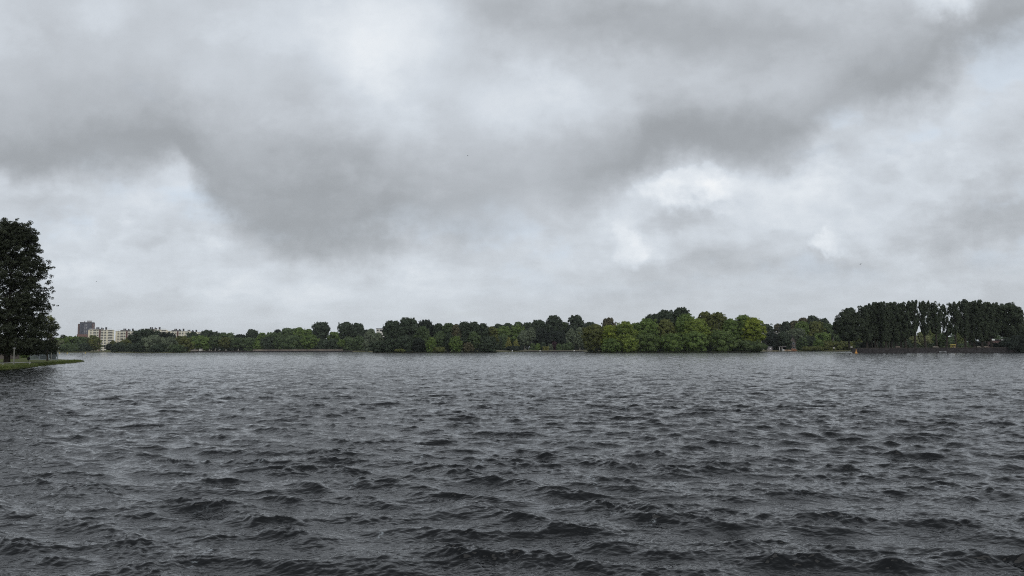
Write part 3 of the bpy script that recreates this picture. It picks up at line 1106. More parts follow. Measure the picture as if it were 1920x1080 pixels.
# kind, x, top, width, distance, crown style, colour, label [, options]
TREES = [
    # --- far bank in front of the tall buildings
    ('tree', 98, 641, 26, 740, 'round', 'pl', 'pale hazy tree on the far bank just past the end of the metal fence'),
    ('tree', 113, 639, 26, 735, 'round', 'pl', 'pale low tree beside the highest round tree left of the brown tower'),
    ('tree', 131, 631.5, 40, 745, 'round', 'gr', 'highest rounded green tree before the brown tower on the far bank'),
    ('tree', 128, 645, 30, 728, 'shore', 'md', 'low round green tree in front of the highest one before the brown tower'),
    ('tree', 155, 633, 30, 740, 'round', 'md', 'dark green tree hiding the red brick foot of the brown tower'),
    ('tree', 157, 644, 24, 726, 'shore', 'dk', 'low dark tree at the water in front of the brown tower'),
    ('tree', 175, 630, 26, 735, 'tall', 'ol', 'thin olive tree half covering the cream apartment block beside the tower', {'loose': .3}),
    ('tree', 142, 648, 20, 722, 'shore', 'md', 'smallest waterside tree before the brown tower'),
    ('tree', 204.5, 645, 14, 722, 'round', 'bk', 'small round dark tree on a short stem before the cream apartment block', {'cb': .28}),
    ('tree', 211, 639, 13, 760, 'tall', 'ol', 'narrow olive tree in the gap between the first two cream apartment blocks'),
    # --- wooded point with the apartment blocks above it
    ('tree', 224, 643, 26, 648, 'shore', 'dk', 'dark tree at the end of the wooded point, nearest the cream apartment block'),
    ('tree', 243, 635, 26, 700, 'round', 'ol', 'olive tree right in front of the second cream apartment block', {'loose': .15}),
    ('tree', 251, 645, 30, 622, 'shore', 'dk', 'low dark waterside tree beneath the second cream apartment block'),
    ('tree', 273, 618.5, 52, 668, 'round', 'dk', 'big dark domed tree rising highest on the wooded point'),
    ('tree', 266, 641, 28, 614, 'shore', 'dk', 'dark waterside tree beneath the big dark dome on the wooded point'),
    ('tree', 311, 625, 34, 680, 'round', 'bk', 'flat topped blackish tree below the apartment block with the dark roof', {'cb': .35}),
    ('willow_tree', 288, 631, 44, 618, 'willow', 'sv', 'large pale grey willow at the middle of the wooded point'),
    ('tree', 318, 633, 25, 612, 'willow', 'sv', 'rounded grey green tree beside the large pale willow on the wooded point'),
    ('tree', 341, 632, 34, 626, 'shore', 'ol', 'olive leafed tree just below the fourth cream apartment block'),
    ('tree', 299, 646, 30, 608, 'shore', 'dk', 'low dark growth at the water beneath the large pale willow'),
    ('tree', 331, 647, 26, 610, 'shore', 'md', 'low tree at the water between the pale willow and the quay tip'),
    ('tree', 360, 624, 28, 720, 'round', 'dk', 'dark tree partly covering the farthest cream apartment block'),
    ('tree', 390, 620.5, 36, 790, 'round', 'dk', 'dark broad tree on the skyline just past the last apartment block'),
    ('tree', 373, 631, 36, 704, 'round', 'gr', 'bright green tree behind the small white cabin on the quay', {'bark': 'palebark'}),
    # --- wood along the quay, back row on the skyline
    ('tree', 420, 625.5, 40, 800, 'round', 'md', 'wide low tree on the skyline above the pale trunks of the quay'),
    ('tree', 449, 628, 26, 790, 'round', 'bk', 'blackish low tree on the skyline beside the small dark dome'),
    ('tree', 472, 618.5, 25, 800, 'round', 'dk', 'small dark dome standing up alone on the skyline of the quay wood'),
    ('tree', 491, 625, 24, 780, 'round', 'gr', 'light green tree on the skyline just past the small dark dome'),
    ('tree', 512, 624.5, 32, 770, 'round', 'md', 'mid green tree below the thin dark tip on the skyline'),
    ('tree', 520, 618.5, 18, 800, 'round', 'bk', 'thin dark tip of a tree behind the middle of the quay wood'),
    ('tree', 541, 616.5, 34, 785, 'round', 'md', 'rounded green tree on the skyline between the dark tip and the brighter tree'),
    ('tree', 560, 615, 22, 775, 'round', 'gr', 'brighter green tree on the skyline over the middle of the quay'),
    ('tree', 577, 618.5, 30, 770, 'round', 'gr', 'light tree leaning against the tall lollipop shaped tree'),
    ('tree', 601, 605, 32, 745, 'round', 'dk', 'tall dark lollipop shaped tree, highest and alone above the quay wood', {'cb': .40}),
    ('tree', 625, 624, 30, 770, 'round', 'gr', 'pale low tree in the dip between the tall dark trees'),
    ('tree', 648, 605, 27, 742, 'round', 'dk', 'tall dark tree, first of the pair past the dip in the wood', {'cb': .30}),
    ('tree', 669, 607, 30, 738, 'round', 'dk', 'tall dark tree with the flatter top, second of the pair past the dip', {'cb': .28}),
    ('tree', 685, 619, 20, 750, 'round', 'bk', 'short blackish tree beside the pair of tall dark trees'),
    # --- wood along the quay, front row
    ('tree', 387, 634, 22, 700, 'round', 'gr', 'low green tree between the white cabin and the first pale trunk', {'bark': 'palebark'}),
    ('tree', 404, 631, 26, 702, 'round', 'md', 'green tree on the tallest pale trunk along the quay', {'bark': 'palebark', 'cb': .32}),
    ('tree', 423, 634, 26, 702, 'round', 'ol', 'olive tree on a short pale trunk, second along the quay', {'bark': 'palebark', 'cb': .3}),
    ('tree', 446, 634, 30, 702, 'round', 'md', 'round tree on a clear pale trunk where the beige parapet begins', {'bark': 'palebark', 'cb': .28}),
    ('tree', 468, 634, 28, 706, 'shore', 'md', 'green tree straight below the small dark skyline dome'),
    ('tree', 484, 640, 22, 704, 'shore', 'gr', 'low bright tree at the start of the beige parapet'),
    ('tree', 502, 633.5, 28, 706, 'shore', 'dk', 'dark green tree above the beige parapet, nearest its start'),
    ('tree', 525, 633, 30, 706, 'shore', 'md', 'broad tree above the beige parapet beneath the thin dark tip'),
    ('tree', 550, 630.5, 38, 706, 'shore', 'md', 'broadest green tree above the beige parapet'),
    ('tree', 581, 629, 34, 706, 'round', 'gr', 'light domed tree above the beige parapet, below the lollipop tree', {'cb': .1}),
    ('tree', 607, 637, 28, 706, 'shore', 'dk', 'low dark tree at the foot of the lollipop shaped tree'),
    ('tree', 625, 636, 24, 706, 'shore', 'dk', 'low dark tree above the beige parapet in the dip of the wood'),
    ('tree', 640, 637.5, 14, 703, 'round', 'gr', 'little round tree on a clear stem at the end of the beige parapet', {'cb': .42}),
    ('tree', 656, 633, 26, 708, 'shore', 'md', 'green tree at the foot of the first of the tall dark pair'),
    ('tree', 674, 631, 24, 706, 'shore', 'md', 'green tree at the foot of the flatter topped one of the tall pair'),
    ('willow_tree', 695, 618, 26, 660, 'willow', 'sv', 'grey green willow between the quay wood and the dark island'),
    # --- dark green island
    ('tree', 709, 625, 22, 500, 'willow', 'sv', 'grey green tree at the near tip of the dark island, beside the willow'),
    ('tree', 709, 640, 28, 489, 'shore', 'dk', 'low spreading tree over the water at the tip of the dark island'),
    ('tree', 734, 603, 34, 505, 'round', 'dk', 'first tall dark tree from the willow end of the dark island'),
    ('tree', 764, 597.5, 45, 508, 'round', 'dk', 'tallest and widest dome of the dark island'),
    ('tree', 797, 601.5, 36, 515, 'round', 'bk', 'dark tree just behind the tallest dome of the dark island'),
    ('tree', 793, 613.5, 30, 496, 'tall', 'md', 'mid green tree in front of the dark one next to the tallest dome'),
    ('tree', 731, 635, 24, 485, 'shore', 'dk', 'low dark tree at the water below the first tall tree of the dark island'),
    ('tree', 758, 631, 34, 484, 'shore', 'dk', 'low wide tree at the water below the tallest dome of the dark island'),
    ('tree', 784, 634, 22, 486, 'shore', 'bk', 'blackish low tree at the water beside the light green one on the dark island'),
    ('tree', 809, 633, 18, 482, 'shore', 'gr', 'light green low tree at the waterside middle of the dark island'),
    ('tree', 823, 607.5, 23, 512, 'round', 'dk', 'small rounded top in the middle of the dark island skyline'),
    ('tree', 823, 623, 22, 490, 'tall', 'md', 'mid green tree directly above the pale waterside bush'),
    ('tree', 841, 607, 28, 510, 'round', 'md', 'flat topped green tree in the middle of the dark island skyline'),
    ('tree', 842, 623, 18, 489, 'tall', 'dk', 'narrow dark tree beneath the flat topped one on the dark island'),
    ('tree', 856, 608.5, 21, 508, 'round', 'bn', 'brownish tree on the skyline of the dark island'),
    ('tree', 855, 631, 22, 485, 'shore', 'gr', 'yellowish green low tree under the brownish one of the dark island'),
    ('tree', 871, 604.5, 25, 508, 'round', 'dk', 'first of the twin pointed dark tops of the dark island'),
    ('tree', 889, 604.5, 25, 508, 'round', 'dk', 'second of the twin pointed dark tops of the dark island'),
    ('tree', 877, 643, 20, 485, 'shore', 'bn', 'brown olive low tree overhanging the water below the twin tops'),
    ('tree', 890, 623, 24, 495, 'tall', 'md', 'mid green tree in front of the second twin top of the dark island'),
    ('tree', 906, 607.5, 25, 510, 'round', 'dk', 'dark rounded tree next to the twin tops of the dark island'),
    ('tree', 915, 631, 30, 492, 'shore', 'dk', 'dark waterside tree at the park end of the dark island'),
    ('tree', 923, 613.5, 24, 512, 'round', 'ol', 'olive tree ending the dark island towards the park'),
    ('bush', 824, 651.5, 24, 479, 'bush', 'ol', 'pale rounded bush at the waterline in the middle of the dark island'),
    ('bush', 751, 654.5, 20, 478, 'bush', 'ol', 'low pale bush at the waterline below the tallest dome'),
    ('bush', 919, 653.5, 14, 494, 'bush', 'ol', 'small pale bush at the park end of the dark island'),
    # --- park shore between the islands
    ('tree', 934, 608, 22, 760, 'round', 'dk', 'dark skyline tree just past the dark island'),
    ('tree', 952, 607.5, 30, 765, 'round', 'dk', 'wide even skyline tree behind the yellowish conifers'),
    ('tree', 972, 604.5, 22, 770, 'round', 'md', 'slightly higher skyline tree between two even ones behind the park'),
    ('tree', 989, 605.5, 26, 765, 'round', 'dk', 'skyline tree behind the silvery trees with pale trunks'),
    ('tree', 943, 613.5, 38, 700, 'round', 'gr', 'broad green tree behind the pointed yellow conifer'),
    ('tree', 970, 612, 36, 700, 'round', 'gr', 'broad green tree behind the smaller yellow conifer'),
    ('tree', 944, 627, 20, 640, 'shore', 'md', 'mid green tree between the dark island and the pointed conifer'),
    ('tree', 930, 630, 18, 632, 'shore', 'dk', 'dark tree closing the gap behind the park end of the dark island'),
    ('tree', 1010, 601, 34, 672, 'round', 'dk', 'dark tall tree on the near side of the dark domed park tree'),
    ('tree', 1039, 592.5, 34, 676, 'round', 'dk', 'tall dark domed tree in the middle of the park skyline'),
    ('tree', 1015, 616, 30, 660, 'shore', 'bk', 'blackish tree behind the clipped round bushes of the park'),
    ('tree', 1045, 622, 44, 660, 'shore', 'bk', 'wide blackish tree behind the purple bush'),
    ('tree', 1060, 605, 24, 690, 'round', 'md', 'mid green tree between the two tall dark park trees'),
    ('tree', 1081, 592.5, 32, 676, 'round', 'dk', 'tall dark tree with the uneven top nearest the bright island', {'loose': .12}),
    ('tree', 1106, 605.5, 30, 700, 'round', 'dk', 'low dark skyline tree behind the tip of the bright island'),
    ('tree', 983, 621, 24, 636, 'willow', 'sv', 'silvery grey tree on two pale trunks in the park', {'cb': .33, 'bark': 'palebark'}),
    ('tree', 996, 614.5, 15, 634, 'tall', 'sv', 'slender silvery tree on one tall pale trunk in the park', {'cb': .45, 'bark': 'palebark'}),
    ('tree', 1072, 616, 22, 636, 'tall', 'sv', 'silvery slim tree behind the bushes, farther from the bright island', {'cb': .2, 'bark': 'palebark'}),
    ('tree', 1087, 614.5, 20, 634, 'tall', 'sv', 'silvery slim tree next to the tip of the bright island', {'cb': .2, 'bark': 'palebark'}),
    ('conifer', 954, 632.5, 16, 622, 'cone', 'yl', 'taller pointed yellow green conifer on the park shore'),
    ('conifer', 968, 637.5, 18, 622, 'cone', 'yl', 'shorter blunt yellow green conifer on the park shore'),
    ('bush', 962, 649, 38, 618, 'bush', 'bk', 'long dark hedge under the two yellow conifers'),
    ('bush', 999, 644.5, 11, 618, 'bush', 'md', 'clipped round green bush at the foot of the slender pale trunk'),
    ('bush', 1008, 645, 10, 617, 'bush', 'gr', 'clipped green bush next to the pale trunk one, without a taller neighbour'),
    ('bush', 1019, 642.5, 12, 620, 'bush', 'dk', 'darker taller round bush before the blackish park tree'),
    ('bush', 1023.5, 650, 10, 614, 'bush', 'yl', 'low bright yellow bush on the park lawn'),
    ('bush', 1032, 645.5, 10, 618, 'bush', 'sv', 'grey green round bush between the yellow and the purple one'),
    ('bush', 1040, 641.5, 12, 621, 'bush', 'pr', 'dark purple leaved bush in the park'),
    ('bush', 1048, 645, 12, 618, 'bush', 'md', 'green round bush next to the purple one, towards the bright island'),
    ('bush', 1058, 645, 9, 618, 'bush', 'md', 'small round bush, between the bush by the purple one and the wide last one'),
    ('bush', 1067, 642.5, 14, 618, 'bush', 'md', 'wide round bush, last before the silvery slim trees'),
    ('tree', 1141, 597.5, 30, 560, 'round', 'bn', 'brownish tuft of a tree rising behind the bright island tip', {'loose': .15}),
    # --- bright green island
    ('tree', 1115, 610, 46, 442, 'round', 'ol', 'olive spreading tree overhanging the tip of the bright island', {'cb': .06}),
    ('tree', 1143, 611, 36, 438, 'shore', 'br', 'bright green tree next to the olive spreading one on the island'),
    ('tree', 1172, 605.5, 48, 438, 'shore', 'b2', 'large light green dome on the lower half of the bright island'),
    ('tree', 1145, 636, 34, 430, 'shore', 'gr', 'low green skirt of a tree at the water under the first bright one'),
    ('tree', 1183, 634, 34, 429, 'shore', 'b2', 'low light tree at the water under the large light dome'),
    ('tree', 1194, 607, 36, 446, 'round', 'gr', 'green tree between the large light dome and the island middle'),
    ('tree', 1215, 600, 48, 442, 'shore', 'gr', 'mid green rounded tree in the middle of the bright island'),
    ('tree', 1213, 627, 46, 430, 'shore', 'm2', 'darker low tree at the water under the mid green rounded one'),
    ('tree', 1226, 591, 36, 460, 'round', 'dk', 'first step of the dark trees behind the bright island top'),
    ('tree', 1250, 583, 40, 462, 'round', 'dk', 'second step of the dark trees behind the bright island top'),
    ('tree', 1279, 578, 36, 460, 'round', 'dk', 'dark tree forming the very top of the bright island'),
    ('tree', 1250, 600, 38, 444, 'shore', 'ol', 'olive green tree below the second dark step on the bright island'),
    ('tree', 1258, 627, 44, 430, 'shore', 'gr', 'green low tree at the water below the olive one, mid island'),
    ('tree', 1286, 591.5, 48, 446, 'shore', 'gr', 'large green tree right beneath the very top of the island'),
    ('tree', 1308, 600, 50, 438, 'shore', 'b2', 'wide yellow green tree in the second half of the bright island'),
    ('tree', 1303, 624, 46, 430, 'shore', 'gr', 'low tree at the water below the wide yellow green one'),
    ('tree', 1324, 585.5, 30, 456, 'round', 'ol', 'greyish olive rounded top beside the highest dark tree', {'loose': .1}),
    ('tree', 1347, 587.5, 34, 450, 'round', 'ol', 'olive tall tree between the greyish top and the end of the island', {'loose': .05}),
    ('tree', 1352, 621, 48, 430, 'shore', 'm2', 'darker low tree at the water beneath the olive tall one'),
    ('tree', 1371, 599, 32, 444, 'shore', 'gr', 'green tree in the dip before the last two domes of the island'),
    ('tree', 1395, 593, 42, 446, 'round', 'gr', 'green tall dome, last but one on the bright island', {'cb': .05}),
    ('tree', 1412, 598, 42, 442, 'round', 'br', 'brightest yellow green dome ending the island by the white hall', {'cb': .18}),
    ('tree', 1403, 640, 62, 434, 'shore', 'd2', 'low dark growth trailing in the water under the brightest dome'),
    # --- bay with hut and white hall
    ('tree', 1436, 609, 34, 700, 'round', 'dk', 'dark tree behind the roof of the white hall, by the island'),
    ('tree', 1461, 608, 24, 700, 'round', 'bn', 'thin brownish tree above the middle of the white hall', {'loose': .4}),
    ('tree', 1475, 604, 22, 690, 'round', 'dk', 'dark rounded tree above the far end of the white hall'),
    ('tree', 1490, 602.5, 24, 690, 'round', 'bn', 'brownish green tree one step up the skyline from the white hall'),
    ('tree', 1508, 597, 26, 695, 'round', 'bn', 'brown dark tree, second highest on the bay skyline'),
    ('tree', 1525, 593, 28, 695, 'round', 'dk', 'highest dark tree of the bay skyline'),
    ('tree', 1545, 598, 28, 695, 'round', 'dk', 'dark tree stepping down from the highest of the bay'),
    ('tree', 1506, 603.5, 26, 600, 'round', 'gr', 'green domed tree in front of the brown one of the bay'),
    ('tree', 1530, 604, 32, 600, 'round', 'ol', 'olive wide tree in front of the highest of the bay'),
    ('tree', 1553, 607, 26, 600, 'round', 'md', 'green tree between the olive wide one and the poplars'),
    ('tree', 1569, 603.5, 18, 620, 'tall', 'pl', 'pale thin tree beside the first dark poplar', {'loose': .25}),
    ('tree', 1447, 624, 30, 545, 'shore', 'bk', 'near black tree standing behind the grey hut'),
    ('tree', 1469, 623, 28, 547, 'shore', 'dk', 'dark green tree behind the open black shelter'),
    ('tree', 1496, 617, 30, 585, 'round', 'sv', 'grey green tree over the old brown house', {'loose': .12, 'cb': .42}),
    ('tree', 1506, 634, 26, 538, 'shore', 'md', 'rounded tree beside the orange sand heap'),
    ('tree', 1520, 631, 24, 538, 'shore', 'dk', 'dark low tree in the middle of the bay shore'),
    ('tree', 1545, 625, 32, 545, 'round', 'gr', 'umbrella shaped green tree over the bay bushes', {'cb': .1}),
    ('tree', 1572, 622.5, 34, 545, 'round', 'md', 'green flat crowned tree by the grey lamp post of the bay', {'cb': .1}),
    ('bush', 1535, 637, 20, 530, 'bush', 'gr', 'bright bush below the umbrella shaped tree'),
    ('bush', 1551, 641, 26, 528, 'bush', 'ol', 'olive bush on the bay shore, next to the post with the white board'),
    ('bush', 1577, 641, 32, 527, 'bush', 'ol', 'wide pale olive bush beyond the post with the white board'),
    ('bush', 1596, 642, 18, 523, 'bush', 'ol', 'small olive bush where the dark quay wall begins'),
    ('bush', 1524, 653, 34, 524, 'bush', 'ol', 'low reedy growth along the bay water line'),
    # --- behind the poplars
    ('willow_tree', 1615, 625, 24, 440, 'willow', 'wl', 'pale green willow beside the single slanting trunk of the first poplar', {'z': 1.8}),
    ('willow_tree', 1713, 627, 18, 450, 'willow', 'pg', 'yellow green willow seen through the first gap in the poplars', {'z': 1.8}),
    ('willow_tree', 1731, 624, 24, 455, 'willow', 'pg', 'wide yellow green willow in the second gap in the poplars', {'z': 1.8}),
    ('willow_tree', 1751, 614.5, 19, 470, 'willow', 'wl', 'tall pale willow in the third gap between the poplars', {'z': 1.8}),
    ('willow_tree', 1801, 619, 16, 470, 'willow', 'wl', 'slim pale willow in the last gap between the poplars', {'z': 1.8}),
    ('tree', 1765, 628, 26, 420, 'shore', 'md', 'green low tree standing behind the moored rowing boat', {'z': 1.8}),
    ('bush', 1690, 640, 40, 430, 'bush', 'dk', 'dark undergrowth behind the thicket of thin poplar trunks', {'z': 1.8}),
    ('bush', 1626, 641, 22, 390, 'bush', 'bk', 'black shrub at the foot of the pale willow by the first poplar', {'z': 1.9}),
    ('bush', 1812, 648, 22, 385, 'bush', 'md', 'low grey green shrub beside the yellow play house', {'z': 1.9}),
    ('bush', 1834, 640, 26, 400, 'bush', 'bk', 'black shrub between the play house and the villa', {'z': 1.9}),
    ('bush', 1880, 643, 36, 372, 'bush', 'bk', 'dark shrub before the right half of the villa', {'z': 1.9}),
    # --- dark poplars on the quay
    ('poplar_tree', 1593, 580, 46, 362, 'tall', 'po', 'dark spreading poplar standing lowest at the start of the row', {'cb': .20, 'z': 2, 'lean': .02}),
    ('poplar_tree', 1626, 573.5, 33, 364, 'poplar', 'po', 'second poplar of the dark row, before the crowns close up', {'z': 2}),
    ('poplar_tree', 1642, 567.5, 35, 366, 'poplar', 'po', 'third dark poplar, first of the closed high crowns', {'z': 2}),
    ('poplar_tree', 1661, 566.5, 33, 362, 'poplar', 'po', 'fourth dark poplar, over the thicket of thin trunks', {'z': 2}),
    ('poplar_tree', 1681, 567.5, 33, 364, 'poplar', 'po', 'fifth dark poplar, at the end of the thicket of thin trunks', {'z': 2}),
    ('poplar_tree', 1699, 566.5, 28, 362, 'poplar', 'po', 'sixth dark poplar, just before the first bright gap', {'z': 2}),
    ('poplar_tree', 1716, 563.5, 25, 360, 'poplar', 'po', 'seventh dark poplar, trunk between the two yellow green willows', {'z': 2, 'cb': .27}),
    ('poplar_tree', 1736, 564.5, 27, 360, 'poplar', 'po', 'eighth dark poplar, its trunk beside the tall pale willow', {'z': 2, 'cb': .31, 'loose': .08}),
    ('poplar_tree', 1757, 565.5, 28, 360, 'poplar', 'po', 'ninth dark poplar, trunk straight above the rowing boat', {'z': 2, 'cb': .33, 'loose': .22}),
    ('poplar_tree', 1775, 570.5, 24, 362, 'poplar', 'po', 'thin poplar with sky showing through its crown', {'z': 2, 'loose': .48, 'cb': .3}),
    ('poplar_tree', 1793, 566.5, 25, 360, 'poplar', 'po', 'dark poplar right behind the yellow play house', {'z': 2, 'loose': .25, 'cb': .33}),
    ('poplar_tree', 1811, 561.5, 28, 362, 'poplar', 'po', 'tallest dark poplar of the row', {'z': 2}),
    ('poplar_tree', 1827, 566.5, 27, 364, 'poplar', 'po', 'dark poplar next to the tallest, towards the villa', {'z': 2}),
    ('poplar_tree', 1842, 563.5, 31, 362, 'poplar', 'po', 'dark poplar standing over the beams by the villa', {'z': 2}),
    ('poplar_tree', 1860, 567.5, 33, 362, 'poplar', 'po', 'dark poplar directly over the white eaves of the villa', {'z': 2, 'cb': .24}),
    ('tree', 1890, 571.5, 56, 364, 'round', 'po', 'huge rounded dark tree ending the poplar row', {'z': 2, 'cb': .27}),
    ('tree', 1918, 606, 30, 380, 'round', 'dk', 'dark lower tree behind the huge rounded one at the end', {'z': 1.9}),
    ('bush', 1908, 632, 48, 343, 'bush', 'bk', 'black bush hanging over the end of the dark quay wall', {'z': .1}),
]
for row in TREES:
    kind, px, top, w, d, style, ck, label = row[:8]
    kw = row[8] if len(row) > 8 else {}
    if style == 'poplar':
        kw.setdefault('lean', math.sin(px * 1.7) * .018)
        kw.setdefault('cb', .19 + .05 * math.sin(px * .9))
    grp = {'poplar_tree': 'dark poplars on the quay'}.get(kind)
    plant(kind, px, top, w, d, style, ck, label, group=grp, **kw)

# slender undergrown trees with bare trunks below the closed poplar crowns
SL = [(1630, 'slim bare trunk nearest the pale willow by the first poplar'), (1636, 'slim pale trunk next to the one nearest the willow'),
      (1646, 'slim pale trunk third into the thicket under the poplars'), (1653, 'slim dark trunk in the middle of the poplar thicket'),
      (1660, 'slim trunk past the middle of the poplar thicket'), (1668, 'slim pale trunk sixth into the thicket under the poplars'),
      (1673, 'slim pale trunk close beside the sixth one of the thicket'), (1689, 'slim trunk alone at the bright end of the poplar thicket')]
for px, top, w, lab in ((1634, 572, 30, 'poplar filling the canopy behind the second and third ones of the row'), (1652, 569, 32, 'poplar filling the canopy behind the third and fourth ones of the row'),
                        (1671, 569, 32, 'poplar filling the canopy behind the fourth and fifth ones of the row'), (1690, 570, 28, 'poplar filling the canopy behind the fifth and sixth ones of the row'),
                        (1819, 568, 28, 'poplar filling the canopy behind the tallest one of the row'), (1851, 569, 30, 'poplar filling the canopy in front of the villa, behind the row')):
    plant('poplar_tree', px, top, w, 388, 'poplar', 'po', lab, z=2.0, group='dark poplars on the quay')
for k, (px, lab) in enumerate(SL):
    plant('young_poplar_tree', px, 590 + (k * 7) % 11, 17, 372 + (k * 5) % 9, 'poplar', 'po', 'young poplar with a ' + lab, z=2.0, cb=.30 + .02 * (k % 3),
          bark='palebark' if k in (1, 2, 5, 6) else 'bark', r=.16, group='young trees under the poplars', cat='tree')


# ------------------------------------------------------------------ the big tree on the near lawn
def near_tree():
    rng = np.random.default_rng(77)
    d = 104.0
    z = 0.42
    base = Vector((gx(14, d), d, z))
    H = at(14, 409, d).z - z
    s = d / F
    # outline of the crown: (height y in the picture, half width px) about x = 8
    ys = np.array([412, 418, 430, 445, 460, 480, 500, 530, 560, 590, 615, 640, 655, 668])
    ws = np.array([5, 18, 30, 42, 48, 52, 62, 67, 68, 68, 78, 82, 78, 46])
    n = 4300
    y = rng.uniform(421, 664, n)
    hw = np.interp(y, ys, ws)
    phi = rng.random(n) * math.tau
    u = rng.random(n) ** 0.42
    mod = 1 + .06 * np.sin(3 * phi + y * .03) + .05 * np.sin(5 * phi - y * .05)
    rad = hw * s * u * mod
    zt = (np.array([at(8, float(v), d).z for v in y]) - z)
    ox = -6 * s
    C = np.stack([ox + rad * np.cos(phi), rad * np.sin(phi), zt], -1)
    # boughs: lumps of leaf clumps with air between them
    nb = 640
    sel = rng.choice(n, nb, replace=False)
    B = C[sel] + rng.normal(0, .12, (nb, 3))
    far_ = rng.random(nb) < .07
    B[far_, :2] = (B[far_, :2] - [ox, 0]) * 1.05 + [ox, 0]
    per = 8
    C = np.repeat(B, per, axis=0) + rng.normal(0, 1, (nb * per, 3)) * [.40, .40, .34]
    low_ = rng.random(n) < np.clip((y - 520) / 130, 0, 1) * .5
    core = np.stack([ox + .8 * rad * np.cos(phi), .8 * rad * np.sin(phi), zt], -1)[low_]
    C = np.concatenate([C, core])
    C[:, 2] = np.maximum(C[:, 2], 1.2)
    rl = rng.uniform(0.16, 0.40, len(C))
    R3 = np.stack([rl, rl, rl * .8], -1)
    tint = np.clip(.45 + rng.normal(0, .14, len(C)), .05, .95)
    co, tv = leaves_on(rng, C, R3, tint, 0.145, 0.56, 1, .2, None)
    root = empty('tree', base)
    tag(root, 'big dark leafy tree on the near lawn with an airy crown edge', 'tree')
    cr = link('crown', leaf_mesh('crown', co, tv), root)
    cr.color = (.038, .046, .027, 1)
    outer = C[rng.choice(len(C), 60, replace=False)]
    link('trunk', trunk_mesh(rng, H, 12, outer, 'tall', M['bark'], .34, 0, 46, 10), root)


near_tree()


def sprig(px, top, w, d, colk, label, z, loose, n, leaf, cb=.25):
    rng = np.random.default_rng(int(px * 7))
    base = Vector((gx(px, d), d, z))
    H = at(px, top, d).z - z
    W = w / F * d
    t = rng.random(n)
    ph = rng.random(n) * math.tau
    rd = W / 2 * profile('tall', t) * rng.random(n) ** .5
    C = np.stack([rd * np.cos(ph), rd * np.sin(ph), H * (cb + (1 - cb) * t)], -1)
    rl = rng.uniform(.18, .42, n)
    co, tv = leaves_on(rng, C, np.stack([rl] * 3, -1), np.clip(.5 + rng.normal(0, .15, n), 0, 1), leaf, .4, 1, .2, None)
    root = empty('tree', base)
    tag(root, label, 'tree')
    cr = link('crown', leaf_mesh('crown', co, tv), root)
    cr.color = (*PAL[colk], 1)
    link('trunk', trunk_mesh(rng, H, W, C[rng.choice(n, min(n, 30), replace=False)], 'tall', M['bark'], .12, 0, 26, 6), root)


sprig(90, 592, 30, 122, 'ol', 'thin olive tree half hidden behind the big dark lawn tree', .4, .3, 75, .16, .52)
sprig(84, 641, 26, 140, 'bk', 'small dark tree behind the middle of the metal fence', .4, 0, 260, .22, .02)
sprig(100, 645, 12, 141, 'bk', 'narrow dark tree behind the end of the metal fence', .4, 0, 120, .2, .02)
sprig(66, 655, 16, 150, 'md', 'low green tree behind the round dark sign on the lawn', .4, 0, 130, .22, .02)
sprig(47, 660, 22, 175, 'gr', 'pale green tree in the distance beneath the big dark tree', .4, 0, 160, .25, .02)

# ------------------------------------------------------------------ buildings
def face(o):
    """turn a far building's front towards the lake's near end"""
    x, y = o.location.x, o.location.y
    o.rotation_euler.z = math.atan2(-x, y)
    o.scale.x = y / math.hypot(x, y)


